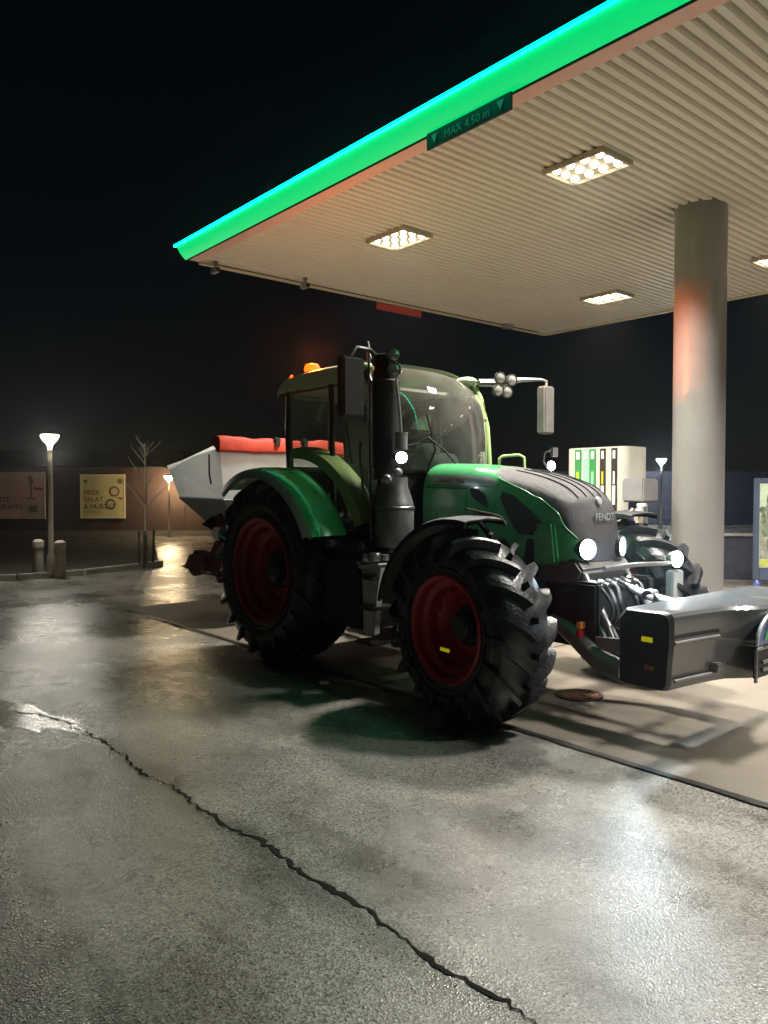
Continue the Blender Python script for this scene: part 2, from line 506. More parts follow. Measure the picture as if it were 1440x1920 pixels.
    def build(self, name, material, parent=None, bevel=0.0, seg=2, smooth=True, angle=35, solid=0.0, merge=0.0, loc=None):
        me = bpy.data.meshes.new(name)
        off = Vector((0, 0, 0))
        if parent is not None:
            off = WLOC[parent.name]
        elif loc is not None:
            off = Vector(loc)
        me.from_pydata([tuple(Vector(p) - off) for p in self.v], [], self.f)
        me.update()
        bm = bmesh.new()
        bm.from_mesh(me)
        if merge:
            bmesh.ops.remove_doubles(bm, verts=bm.verts, dist=merge)
        bmesh.ops.recalc_face_normals(bm, faces=bm.faces)
        if solid:
            bmesh.ops.solidify(bm, geom=list(bm.faces), thickness=solid)
        if bevel:
            ed = [e for e in bm.edges if len(e.link_faces) == 2 and e.calc_face_angle(0) > R(30)]
            bmesh.ops.bevel(bm, geom=ed, offset=bevel, segments=seg, affect='EDGES', clamp_overlap=True)
        bm.to_mesh(me)
        bm.free()
        if smooth:
            me.shade_smooth()
            me.set_sharp_from_angle(angle=R(angle))
        me.materials.append(material)
        o = bpy.data.objects.new(name, me)
        scene.collection.objects.link(o)
        if parent is not None:
            o.parent = parent
        if parent is None and loc is not None:
            o.location = loc
        WLOC[o.name] = off.copy()
        return o


def tag(o, label, cat, group=None, kind=None):
    if label:
        o['label'] = label
    if cat:
        o['category'] = cat
    if group:
        o['group'] = group
    if kind:
        o['kind'] = kind
    return o


def thing(name, label, cat, loc=(0, 0, 0), group=None):
    o = bpy.data.objects.new(name, None)
    o.empty_display_size = 0.2
    scene.collection.objects.link(o)
    o.location = loc
    WLOC[o.name] = Vector(loc)
    return tag(o, label, cat, group)


def pivot(name, parent, loc, rotz=0.0):
    """a part that carries sub-parts and is turned about its own centre: returned as a mesh later"""
    raise NotImplementedError


def copy_tree(o, parent=None):
    c = o.copy()
    scene.collection.objects.link(c)
    c.parent = parent
    WLOC[c.name] = Vector(o.location)
    for ch in list(o.children):
        copy_tree(ch, c)
    return c


def structure(o):
    o['kind'] = 'structure'
    return o


def lamp(name, kind, loc, energy, col, parent=None, size=0.1, **kw):
    ld = bpy.data.lights.new(name, kind)
    ld.energy = energy
    ld.color = col
    if kind in ('POINT', 'SPOT'):
        ld.shadow_soft_size = size
    if kind == 'AREA':
        ld.size = size
    for k, v in kw.items():
        setattr(ld, k, v)
    o = bpy.data.objects.new(name, ld)
    scene.collection.objects.link(o)
    o.location = Vector(loc) - (WLOC[parent.name] if parent is not None else Vector((0, 0, 0)))
    if parent is not None:
        o.parent = parent
    return o


# ================================================================== GROUND
gm = MB()
rows = []
S = 500
gm.add([(-S, -S, 0), (S, -S, 0), (S, S, 0), (-S, S, 0)], [(0, 1, 2, 3)])
structure(gm.build('asphalt', M['asphalt'], smooth=False))

structure(MB().box(-11.0, 9.0, 4.33, 13.4, -0.05, 0.006).build('concrete_forecourt', M['concrete'], smooth=False))

# tar joint between asphalt and forecourt slabs, slightly uneven edges
jm = MB()
top, bot = [], []
x = -11.0
while x < 9.0:
    top.append((x, 4.325 + random.uniform(-0.006, 0.008), 0.011))
    bot.append((x, 4.268 + random.uniform(-0.012, 0.008), 0.011))
    x += 0.16
jm.grid([bot, top])
structure(jm.build('slab_joint', M['joint'], smooth=False))
jm = MB()
for xj in (-8.9, -5.2, -1.5, 2.2):
    jm.add([(xj, 4.33, 0.0105), (xj + 0.018, 4.33, 0.0105), (xj + 0.018, 13.4, 0.0105), (xj, 13.4, 0.0105)], [(0, 1, 2, 3)])
structure(jm.build('slab_seams', M['joint'], smooth=False))

# crack across the asphalt
cpts = [(-6.45, 1.62), (-6.2, 1.76), (-5.97, 1.84), (-5.6, 1.86), (-5.2, 1.885), (-4.75, 1.89), (-4.3, 1.9), (-3.8, 1.91), (-3.45, 1.925), (-3.18, 1.93),
        (-3.05, 1.93), (-2.75, 1.945), (-2.6, 1.955), (-2.35, 1.95), (-2.05, 1.955), (-1.8, 1.96), (-1.56, 1.96), (-1.2, 1.97), (-0.8, 1.97)]
dense = []
for i in range(len(cpts) - 1):
    a, b = cpts[i], cpts[i + 1]
    n = max(2, int((b[0] - a[0]) / 0.028))
    for k in range(n):
        t = k / n
        dense.append((a[0] + (b[0] - a[0]) * t, a[1] + (b[1] - a[1]) * t))
cm = MB()
r1, r2 = [], []
wv = 0.012
jw = 0.0
for i, (x, y) in enumerate(dense):
    wv = min(0.012, max(0.005, wv + random.uniform(-0.005, 0.005)))
    if -3.3 < x < -3.1 or -2.8 < x < -2.55:
        wv = min(0.022, wv + 0.005)
    jw = jw * 0.8 + random.uniform(-0.016, 0.016)
    j = jw + random.uniform(-0.008, 0.008)
    r1.append((x, y + j - max(0.001, wv + random.uniform(-0.006, 0.006)), 0.004))
    r2.append((x, y + j + max(0.001, wv * 0.9 + random.uniform(-0.006, 0.006)), 0.004))
cm.grid([r1, r2])
# film of water lying along the far end of the crack
for cxp, cyp, rx_, ry_, rot in ((-6.2, 1.66, 0.62, 0.20, 0.25),):
    pp = []
    for k in range(64):
        a_ = 2 * math.pi * k / 64
        q = 1 + 0.22 * math.sin(3 * a_ + cxp) + 0.13 * math.sin(7 * a_ + 1) + 0.07 * math.sin(13 * a_) + random.uniform(-0.05, 0.05)
        ux, uy = rx_ * q * math.cos(a_), ry_ * q * math.sin(a_)
        pp.append((cxp + ux * math.cos(rot) - uy * math.sin(rot), cyp + ux * math.sin(rot) + uy * math.cos(rot), 0.0022))
    structure(MB().add(pp, [tuple(range(64))]).build('puddle', M['puddle'], smooth=False))
# the short branch at its far end
for br in ([(-5.97, 1.84), (-6.1, 1.66), (-6.32, 1.5), (-6.5, 1.42)], [(-7.3, 1.55), (-7.15, 2.0), (-6.95, 2.45)]):
    q1, q2 = [], []
    for k in range(16):
        t = k / 15 * (len(br) - 1)
        i = min(int(t), len(br) - 2)
        u = t - i
        x = br[i][0] + (br[i + 1][0] - br[i][0]) * u
        y = br[i][1] + (br[i + 1][1] - br[i][1]) * u
        w_ = random.uniform(0.002, 0.009)
        q1.append((x - w_, y - w_ * .5, 0.0045))
        q2.append((x + w_, y + w_ * .5, 0.0045))
    cm.grid([q1, q2])
structure(cm.build('asphalt_crack', M['crack'], smooth=False))

# verge with its kerb, at the left
vk = [wp(13.6, -14.0), wp(14.3, -8.2), wp(14.7, -7.1), wp(15.6, -6.2), wp(17.1, -5.35), wp(17.6, -5.2)]
vb = [wp(27.0, -8.2), wp(27.0, -22)]
poly = vk + vb
me = MB()
me.prism([(p.x, p.y) for p in poly], 'z', -0.02, 0.09)
structure(me.build('grass_verge', M['grass'], smooth=False))
km = MB()
for i in range(len(vk) - 1):
    a, b = vk[i], vk[i + 1]
    d = (b - a).normalized()
    nrm = Vector((d.y, -d.x, 0))
    L_ = (b - a).length
    ns = max(1, int(L_ / 1.0))
    for k in range(ns):
        c = a + d * (L_ * (k + 0.5) / ns) + nrm * 0.062
        km.obox((c.x, c.y, 0.045), d, nrm, (0, 0, 1), L_ / ns / 2 - 0.006, 0.06, 0.075)
structure(km.build('verge_kerb', M['kerb'], bevel=0.015))
gb = MB()
for i in range(4200):
    d = random.uniform(15.0, 26.5)
    s = random.uniform(-15, -5.6 - (d - 15) * 0.26)
    if d < 15.6 and s > -7.3:
        continue
    p = wp(d, s, 0.08)
    h = random.uniform(0.015, 0.04)
    w_ = random.uniform(0.012, 0.03)
    an = random.uniform(0, 6.28)
    dx, dy = math.cos(an) * w_, math.sin(an) * w_
    gb.add([p + Vector((dx, dy, 0)), p - Vector((dx, dy, 0)), p + Vector((random.uniform(-.04, .04), random.uniform(-.04, .04), h))], [(0, 1, 2)])
o = gb.build('grass', M['blade'], smooth=False)
tag(o, 'short dark grass on the verge before the brick building', 'grass', kind='stuff')

# ================================================================== CANOPY
X0, X1, Y0, Y1, ZC = -10.12, 7.0, 4.87, 12.97, 5.0
can = thing('petrol_canopy', 'large flat petrol station canopy with slatted ceiling and glowing green edge', 'canopy', (-1.5, 8.9, 5.0))
# ceiling slats run across the canopy (along y); pattern pitch 0.115
sl = MB()
pitch = 0.115
prof = []
x = X0 + 0.06
while x < X1 - 0.1:
    prof += [(x, ZC + 0.10), (x + 0.004, ZC + 0.02), (x + 0.012, ZC), (x + 0.070, ZC), (x + 0.079, ZC + 0.02), (x + 0.083, ZC + 0.10)]
    x += pitch
sl.grid([[(px, 5.07, pz) for px, pz in prof], [(px, Y1 - 0.06, pz) for px, pz in prof]])
sl.build('slatted_ceiling', M['slat'], can, smooth=False)
# salmon border strip beside the glowing edge
MB().box(X0 + 0.05, X1, 4.905, 5.075, ZC - 0.012, ZC - 0.004).build('border_strip', M['salmon'], can, smooth=False)
# edge lips on the other sides
lm = MB()
lm.box(X0 - 0.02, X0 + 0.07, 5.08, Y1, ZC - 0.03, ZC + 0.05)
lm.box(X0 + 0.07, X1, Y1 - 0.07, Y1 + 0.02, ZC - 0.03, ZC + 0.05)
lm.build('edge_lip', M['lip'], can, bevel=0.006)
fm = MB()
fm.box(X0 - 0.02, X0 + 0.04, 4.95, Y1 + 0.02, ZC + 0.052, ZC + 0.162)
fm.box(X0 + 0.04, X1, Y1 - 0.04, Y1 + 0.02, ZC + 0.052, ZC + 0.162)
fm.box(X0 + 0.04, X1, 4.95, Y1 - 0.04, ZC + 0.11, ZC + 0.158)
fm.box(X0, X1, 4.93, 4.95, ZC + 0.0, ZC + 0.162)
fm.build('canopy_roof', M['fascia_dark'], can, smooth=False)
# glowing fascia: curved band and a bright strip along its top
ys = []
for k in range(9):
    t = k / 8
    ys.append((4.885 - 0.13 * t - 0.02 * math.sin(t * math.pi), ZC - 0.004 + 0.166 * t))
band = MB()
band.grid([[(X0, y, z) for y, z in ys], [(X1, y, z) for y, z in ys]])
pl = [(y, z) for y, z in ys] + [(4.925, ZC + 0.162), (4.925, ZC)]
fb = band.build('fascia', M['green_glow'], can)
MB().prism([(y, z) for y, z in pl], 'x', X0 - 0.012, X0 - 0.002).build('fascia_end_cap', M['green_glow'], fb, smooth=False)
MB().tube([(X0 - 0.05, 4.744, ZC + 0.172), (X1, 4.744, ZC + 0.172)], 0.019, 10).build('light_strip', M['cyan_glow'], fb)
MB().box(X0, X1, 4.887, 4.9, ZC - 0.02, ZC - 0.002).build('shadow_gap', M['black'], can, smooth=False)

# ceiling fixtures
fixt_labels = {}
def make_fixture():
    t = thing('ceiling_light', '', 'ceiling light', (0, 0, 0), 'lights in the canopy ceiling')
    f = MB()
    a, b = 0.36, 0.26
    f.box(-a, a, -b, -b + 0.03, -0.05, 0.0)
    f.box(-a, a, b - 0.03, b, -0.05, 0.0)
    f.box(-a, -a + 0.03, -b + 0.03, b - 0.03, -0.05, 0.0)
    f.box(a - 0.03, a, -b + 0.03, b - 0.03, -0.05, 0.0)
    f.box(-a + 0.03, a - 0.03, -b + 0.03, b - 0.03, -0.012, -0.002)
    f.build('frame', M['fixture'], t, bevel=0.004)
    for i in range(4):
        for j in range(3):
            MB().lathe([(0.044, 0.0), (0.04, -0.018), (0.028, -0.032), (0.0, -0.038)], (-0.255 + 0.17 * i, -0.155 + 0.155 * j, -0.012), (0, 0, 1), 14).build('led', M['led'], t)
    lo = lamp('fixture_lamp', 'AREA', (0, 0, -0.07), CANOPY_W, CANOPY_COL, t, size=0.55, shape='RECTANGLE', size_y=0.4, spread=R(118))
    return t
proto = make_fixture()
cool_data = [c for c in proto.children if c.type == 'LIGHT'][0].data.copy()
cool_data.color = CANOPY_COL_COOL
fx = [-7.45, -4.6, -1.75, 1.1, 3.95]
names = {
    (0, 0): 'warm LED panel light above the rear of the tractor nearest the green canopy corner',
    (1, 0): 'warm LED panel light nearest the top of the photo, in front of the grey column',
    (0, 1): 'warm LED panel light near the far ceiling corner left of the grey column',
    (1, 1): 'warm LED panel light partly cut off at the right edge beyond the column',
}
first = True
for iy, fy in enumerate((6.55, 11.2)):
    for ix, fx_ in enumerate(fx):
        if first:
            o = proto
            first = False
        else:
            o = copy_tree(proto)
        o.location = (fx_, fy, ZC - 0.002)
        if ix >= 2:
            for ch in o.children:
                if ch.type == 'LIGHT':
                    ch.data = cool_data
        o['label'] = names.get((ix, iy), 'warm LED panel light of the canopy ceiling beyond the right edge of the photo')

# cameras under the left edge
for k, (cx, cy) in enumerate(((-9.93, 5.25), (-9.8, 6.7))):
    t = thing('security_camera', ('small dark camera under the canopy edge beside the green corner',
                                  'small dark camera under the canopy edge halfway to the red sign')[k], 'camera', (cx, cy, ZC), 'cameras under the canopy edge')
    MB().lathe([(0.0, 0.0), (0.035, 0.0), (0.035, -0.03), (0.016, -0.035), (0.016, -0.09), (0.0, -0.09)], (cx, cy, ZC - 0.001), (0, 0, 1), 14).build('bracket', M['alu'], t)
    MB().box(cx - 0.1, cx + 0.06, cy - 0.04, cy + 0.04, ZC - 0.16, ZC - 0.085).build('body', M['grey_box'], t, bevel=0.012)
    MB().lathe([(0.0, 0.0), (0.03, 0.0), (0.034, 0.02), (0.02, 0.02), (0.0, 0.012)], (cx + 0.06, cy, ZC - 0.125), (1, 0, 0), 14).build('lens', M['black'], t)
# cable along the same edge
cb = MB().tube([(-10.0, 5.25, ZC - 0.02), (-9.99, 7, ZC - 0.022), (-10.0, 9, ZC - 0.02), (-10.0, 12.6, ZC - 0.02)], 0.008, 6).build('cable', M['black'])
tag(cb, 'thin dark cable running along the left canopy edge', 'cable')
jb = thing('junction_box', 'small grey box under the canopy edge near its far corner', 'box', (-9.95, 11.6, ZC))
MB().box(-10.02, -9.88, 11.5, 11.7, ZC - 0.09, ZC - 0.02).build('housing', M['grey_box'], jb, bevel=0.01)
MB().box(-9.99, -9.91, 11.54, 11.66, ZC - 0.1, ZC - 0.09).build('cover', M['alu'], jb, bevel=0.003)

# clearance sign hung below the glowing edge
t = thing('height_sign', 'black sign board with white lettering and two arrows under the green edge', 'sign', (-4.65, 4.86, 4.93))
MB().box(-5.15, -4.15, 4.86, 4.885, ZC - 0.15, ZC - 0.004).build('board', M['sign_black'], t, bevel=0.004)
tm = MB().text('MAX 4,50 m', (-4.65, 4.857, ZC - 0.122), (1, 0, 0), (0, 0, 1), 0.105, 'CENTER')
tm.prism([(-5.08, ZC - 0.04), (-5.0, ZC - 0.04), (-5.04, ZC - 0.12)], 'y', 4.853, 4.857)
tm.prism([(-4.3, ZC - 0.04), (-4.22, ZC - 0.04), (-4.26, ZC - 0.12)], 'y', 4.853, 4.857)
tm.build('lettering', M['sign_text'], t, smooth=False)
t = thing('hanging_sign', 'dull red sign board hung below the far left canopy edge', 'sign', (-10.13, 8.93, 4.9))
MB().box(-10.17, -10.145, 8.42, 9.46, ZC - 0.15, ZC - 0.032).build('board', M['sign_red'], t, bevel=0.004)
for hy_ in (8.6, 9.24):
    MB().box(-10.165, -10.15, hy_, hy_ + 0.04, ZC - 0.031, ZC + 0.02).build('hanger', M['alu'], t)

# column
t = thing('canopy_column', 'thick round grey column holding up the canopy', 'column', (-4.455, 8.58, 0))
cc = (-4.455, 8.58, 0)
MB().lathe([(0.287, 0.13), (0.287, 2.6), (0.287, ZC + 0.04)], cc, (0, 0, 1), 64).build('shaft', M['column'], t)
MB().lathe([(0.0, 0.135), (0.33, 0.135), (0.335, 0.16), (0.335, 0.19), (0.3, 0.2), (0.289, 0.2)], cc, (0, 0, 1), 48).build('base_collar', M['grey_box'], t)
for k in range(8):
    a_ = 2 * math.pi * k / 8
    MB().lathe([(0.0, 0.028), (0.012, 0.028), (0.014, 0.0)], (cc[0] + 0.312 * math.cos(a_), cc[1] + 0.312 * math.sin(a_), 0.192), (0, 0, 1), 6).build('anchor_bolt', M['steel'], t)
# pump island
t = thing('pump_island', 'raised concrete island under the fuel pump and the column', 'island', (-4.6, 8.6, 0))
ip = []
for k in range(13):
    a = -math.pi / 2 + math.pi * k / 12
    ip.append((-3.4 + 0.62 * math.cos(a), 8.6 + 0.62 * math.sin(a)))
for k in range(13):
    a = math.pi / 2 + math.pi * k / 12
    ip.append((-6.6 + 0.62 * math.cos(a), 8.6 + 0.62 * math.sin(a)))
MB().prism(ip, 'z', 0.004, 0.13).build('kerb_body', M['kerb'], t, bevel=0.02)
tp = [(-5.0 + (x + 5.0) * 0.95, 8.6 + (y - 8.6) * 0.82) for x, y in ip]
MB().prism(tp, 'z', 0.131, 0.136).build('top_slab', M['concrete'], t)

# ================================================================== FUEL PUMP AND SERVICE STAND
t = thing('fuel_pump', 'tall cream fuel pump with green and dark vertical hose bays', 'fuel pump', (-5.7, 8.62, 0.13))
def rrect(x0, x1, y0, y1, r, n=5):
    p = []
    for cx, cy, a0 in ((x1 - r, y0 + r, -90), (x1 - r, y1 - r, 0), (x0 + r, y1 - r, 90), (x0 + r, y0 + r, 180)):
        for k in range(n + 1):
            a = R(a0 + 90 * k / n)
            p.append((cx + r * math.cos(a), cy + r * math.sin(a)))
    return p
px0, px1, py0, py1 = -6.16, -5.27, 8.36, 8.88
MB().prism(rrect(px0, px1, py0, py1, 0.09), 'z', 1.33, 2.29).build('cabinet', M['pump_white'], t, bevel=0.008)
MB().prism(rrect(px0 + 0.06, px1 - 0.06, py0 + 0.05, py1 - 0.05, 0.05), 'z', 0.137, 0.32).build('plinth', M['pump_dark'], t)
MB().prism(rrect(px0 + 0.02, px1 - 0.02, py0 + 0.02, py1 - 0.02, 0.07), 'z', 0.321, 1.23).build('lower_cabinet', M['pump_white'], t, bevel=0.006)
MB().prism(rrect(px0 + 0.05, px1 - 0.05, py0 + 0.05, py1 - 0.05, 0.06), 'z', 1.231, 1.329).build('dark_band', M['pump_dark'], t)
bays = [(-6.02, -5.92, 'pump_green', 'lime'), (-5.9, -5.8, 'pump_mint', None), (-5.795, -5.70, 'pump_green', 'pump_mint'), (-5.64, -5.555, 'pump_dark', 'yellow'), (-5.475, -5.39, 'pump_dark', 'white')]
for a, b, mname, lab in bays:
    bay = MB().box(a, b, py0 - 0.008, py0 + 0.03, 1.45, 2.27).build('hose_bay', M[mname], t, bevel=0.004)
    if lab:
        MB().box(a + 0.03, b - 0.03, py0 - 0.012, py0 - 0.008, 1.82, 1.98).build('fuel_label', M[lab], bay)
    if mname == 'pump_dark':
        MB().box(a + 0.02, b - 0.02, py0 - 0.014, py0 - 0.008, 1.56, 1.8).build('nozzle', M['white'], bay, bevel=0.002)
    wl = MB().box(a + 0.025, b - 0.025, py0 - 0.012, py0 - 0.008, 2.14, 2.24)
    wl.build('grade_plate', M['white'], bay)
    hs = []
    for k in range(12):
        u = k / 11
        hs.append(((a + b) / 2, py0 - 0.03 - 0.05 * math.sin(u * math.pi), 1.5 - 0.95 * math.sin(u * math.pi) + 0.0))
    MB().tube(hs, 0.012, 8).build('hose', M['hose'], bay)

t = thing('service_stand', 'grey box on a post with a squeegee beside the fuel pump', 'service stand', (-5.0, 8.2, 0.13))
MB().box(-5.15, -4.86, 8.08, 8.42, 1.6, 1.88).build('towel_box', M['grey_box'], t, bevel=0.02)
MB().box(-4.99, -4.91, 8.2, 8.28, 0.137, 1.6).build('post', M['grey_box'], t, bevel=0.01)
MB().box(-5.11, -5.0, 8.16, 8.32, 0.9, 1.599).build('info_panel', M['purple'], t, bevel=0.006)
MB().lathe([(0.0, 0), (0.05, 0), (0.06, 0.16), (0.052, 0.16), (0.045, 0.01), (0, 0.01)], (-4.93, 8.1, 1.36), (0, 0, 1), 16).build('bucket', M['food_pale'], t)
MB().box(-4.93, -4.82, 8.05, 8.1, 1.55, 1.59).build('squeegee', M['white'], t, bevel=0.005)
MB().box(-4.9, -4.84, 8.0, 8.06, 1.47, 1.55).build('cloth', M['white'], t, bevel=0.01)

# ================================================================== TRACTOR
YC = 5.27
tr = thing('tractor', 'large green farm tractor with red wheels and lit headlights under the canopy', 'tractor', (-5.3, YC, 0))


def catmull(pts, n):
    out = []
    for i in range(len(pts) - 1):
        p0 = pts[max(i - 1, 0)]; p1 = pts[i]; p2 = pts[i + 1]; p3 = pts[min(i + 2, len(pts) - 1)]
        for k in range(n):
            t = k / n
            out.append([0.5 * (2 * b + (c - a) * t + (2 * a - 5 * b + 4 * c - d) * t * t + (-a + 3 * b - 3 * c + d) * t ** 3) for a, b, c, d in zip(p0, p1, p2, p3)])
    out.append(list(pts[-1]))
    return out


# ---- wheels
def make_wheel(cx, cy, cz, Rt, w, rim, nl, rotz, outer, lugw, spin):
    """outer = -1: dish faces -y"""
    wl = thing('wheel', None, None, (cx, cy, cz))
    # hub mesh stands in as the wheel part
    bpy.data.objects.remove(wl)
    s = outer
    hubm = MB()
    c = (cx, cy, cz)
    hubm.lathe([(0.0, 0.02), (rim * 0.20, 0.02), (rim * 0.26, 0.0), (rim * 0.28, -0.09), (rim * 0.42, -0.10), (rim * 0.44, -0.16)], (cx, cy + s * (w * 0.5 - 0.17), cz), (0, s, 0), 28)
    for k in range(10):
        a = 2 * math.pi * k / 10
        p = (cx + rim * 0.36 * math.cos(a), cy + s * (w * 0.5 - 0.27), cz + rim * 0.36 * math.sin(a))
        hubm.lathe([(0.0, 0.035), (0.016, 0.035), (0.018, 0.0)], p, (0, s, 0), 6)
    wh = hubm.build('wheel', M['hub'], tr)
    # re-centre so that it can be steered about its own centre
    def recentre(o, parent):
        shift = Vector(c) - WLOC[parent.name]
        for v in o.data.vertices:
            v.co -= shift
    recentre(wh, tr)
    wh.location = Vector(c) - WLOC['tractor']
    wh.rotation_euler = (0, 0, rotz)
    WLOC[wh.name] = Vector(c)
    # rim: outer barrel lip, step, dish disc
    d = w * 0.5
    rm = MB()
    rm.lathe([(rim + 0.02, d - 0.035), (rim + 0.025, d - 0.02), (rim + 0.01, d - 0.012), (rim - 0.02, d - 0.03), (rim - 0.03, d - 0.09), (rim - 0.075, d - 0.115),
              (rim - 0.085, d - 0.2), (rim * 0.66, d - 0.235), (rim * 0.60, d - 0.29), (rim * 0.40, d - 0.275), (rim * 0.3, d - 0.275)], c, (0, s, 0), 56)
    rm.lathe([(rim + 0.02, -d + 0.03), (rim - 0.03, -d + 0.05), (rim - 0.05, 0.0), (rim - 0.05, d - 0.2)], c, (0, s, 0), 40)
    for k in range(8):
        a = 2 * math.pi * (k + 0.5) / 8
        p = Vector((cx + (rim - 0.1) * math.cos(a), cy + s * (d - 0.2), cz + (rim - 0.1) * math.sin(a)))
        rm.lathe([(0.0, 0.03), (0.02, 0.03), (0.022, 0.0)], p, (0, s, 0), 6)
    rm.build('rim', M['rim'], wh)
    # tyre carcass
    Rc = Rt - 0.066
    h = Rc - rim
    half = [(0.0, Rc), (0.20 * w, Rc - 0.008), (0.36 * w, Rc - 0.028), (0.44 * w, Rc - 0.06), (0.485 * w, Rc - 0.12), (0.50 * w, Rc - 0.45 * h),
            (0.495 * w, Rc - 0.62 * h), (0.465 * w, rim + 0.10), (0.44 * w, rim + 0.045), (0.445 * w, rim + 0.02), (0.42 * w, rim - 0.005)]
    prof = [(r, -y) for y, r in reversed(half)] + [(r, y) for y, r in half[1:]]
    tm = MB()
    tm.lathe(prof, c, (0, 1, 0), 72)
    # sidewall rings
    for yy in (-1, 1):
        for rr, ww in ((rim + 0.16, 0.012), (rim + 0.07, 0.01)):
            yb = 0.5 * w * (0.985 if rr > rim + 0.1 else 0.93)
            tm.lathe([(rr - ww, yb - 0.01), (rr - ww * .5, yb + 0.006), (rr + ww * .5, yb + 0.006), (rr + ww, yb - 0.01)], c, (0, yy, 0), 64)
    # lugs
    def surf(t):
        """distance along half section 0..1 -> (y, r, ny, nr)"""
        seq = [(0.015 * w, Rc, 0, 1), (0.20 * w, Rc - 0.008, 0.05, 1), (0.36 * w, Rc - 0.028, 0.25, 0.97), (0.45 * w, Rc - 0.062, 0.6, 0.8), (0.49 * w, Rc - 0.125, 0.93, 0.35), (0.5 * w, Rc - 0.19, 1, 0.1)]
        f = t * (len(seq) - 1)
        i = min(int(f), len(seq) - 2)
        u = f - i
        return [seq[i][k] + (seq[i + 1][k] - seq[i][k]) * u for k in range(4)]
    NS = 9
    for side in (-1, 1):
        for i in range(nl):
            a0 = 2 * math.pi * (i + (0.5 if side > 0 else 0.0)) / nl + spin
            vs, fs = [], []
            for k in range(NS):
                t = k / (NS - 1)
                y, r, ny, nr = surf(t)
                hgt = (0.066 if t < 0.62 else 0.066 - 0.048 * (t - 0.62) / 0.38)
                a = a0 + (0.50 * w / Rt) * (min(t, 0.72) / 0.72) ** 0.85
                hw = lugw / Rt * (0.85 + 0.35 * t)
                for off, lift in ((-hw * 1.25, -0.012), (-hw * 0.8, hgt), (hw * 0.8, hgt), (hw * 1.25, -0.012)):
                    aa = a + off
                    rr = r + nr * lift
                    yy = y + ny * lift
                    vs.append((cx + rr * math.cos(aa), cy + side * yy, cz + rr * math.sin(aa)))
            for k in range(NS - 1):
                for q in range(3):
                    fs.append((k * 4 + q, k * 4 + q + 1, (k + 1) * 4 + q + 1, (k + 1) * 4 + q))
            fs.append((0, 1, 2, 3))
            b = (NS - 1) * 4
            fs.append((b + 3, b + 2, b + 1, b))
            tm.add(vs, fs)
    tm.build('tyre', M['tyre'], wh, angle=28)
    return wh


RX, FX = -6.72, -3.97
w_rr = make_wheel(RX, 4.31, 0.93, 0.955, 0.62, 0.52, 21, 0, -1, 0.030, 0.05)
w_rl = make_wheel(RX, 2 * YC - 4.31, 0.93, 0.955, 0.62, 0.52, 21, 0, 1, 0.030, 0.12)
w_fr = make_wheel(FX, 4.18, 0.72, 0.745, 0.50, 0.385, 18, R(-6), -1, 0.030, 0.02)
w_fl = make_wheel(FX, 2 * YC - 4.18, 0.72, 0.745, 0.50, 0.385, 18, R(-6), 1, 0.030, 0.1)
# small yellow reflector on the front hub
MB().box(FX - 0.06, FX + 0.04, 3.965, 3.975, 0.55, 0.575).build('hub_reflector', M['reflector'], w_fr)

# ---- bonnet loft
hp = [(-5.18, 2.00, .42, .60, 0), (-4.8, 1.985, .42, .60, 0), (-4.45, 1.95, .42, .62, 0), (-4.12, 1.90, .412, .74, 3), (-3.90, 1.845, .402, .74, 10),
      (-3.73, 1.78, .392, .70, 22), (-3.61, 1.69, .382, .64, 42), (-3.55, 1.57, .375, .56, 64), (-3.52, 1.42, .37, .54, 80), (-3.505, 1.30, .365, .53, 90), (-3.515, 1.18, .36, .51, 93)]
hpd = catmull(hp, 5)
TH = 44
def hoop(row):
    X, z, w, D, ang = row
    dx, dz = -math.sin(R(ang)), -math.cos(R(ang))
    pts = []
    for j in range(-TH, TH + 1):
        t = j / TH * math.pi / 2
        s = math.copysign(abs(math.sin(t)) ** 0.55, t) if j else 0.0
        c = max(math.cos(t), 0.0) ** 0.42 if abs(j) < TH else 0.0
        # slight crown on the top
        pts.append((X + dx * D * (1 - c), YC + w * s, z + dz * D * (1 - c)))
    return pts
hrows = [hoop(r) for r in hpd]
def panel_limit(row):
    """share of the half hoop that the dark centre panel covers"""
    X, z = row[0], row[1]
    if X < -4.55:
        return 0.0
    if z > 1.5:
        return min(0.50 + 0.16 * (X + 4.35) / 0.7, 0.66) if X > -4.35 else 0.5 * (X + 4.55) / 0.2
    return 0.64 - 0.34 * min(1.0, (1.5 - z) / 0.22)


def is_panel(i, j):
    jj = abs(j + 0.5 - TH) / TH
    return jj < panel_limit(hpd[i])


hood = MB().grid(hrows, lambda i, j: not is_panel(i, j)).build('bonnet', M['green'], tr, angle=50)
MB().grid(hrows, is_panel).build('bonnet_grille', M['grille'], hood, angle=50)
MB().prism([(-4.3, 1.5), (-3.72, 1.5), (-3.68, 1.16), (-4.3, 1.13)], 'y', YC - 0.394, YC + 0.394).build('lower_panel', M['green'], hood, bevel=0.02)
allhood = MB().grid(hrows)
bvh = BVHTree.FromPolygons([Vector(v) for v in allhood.v], allhood.f)


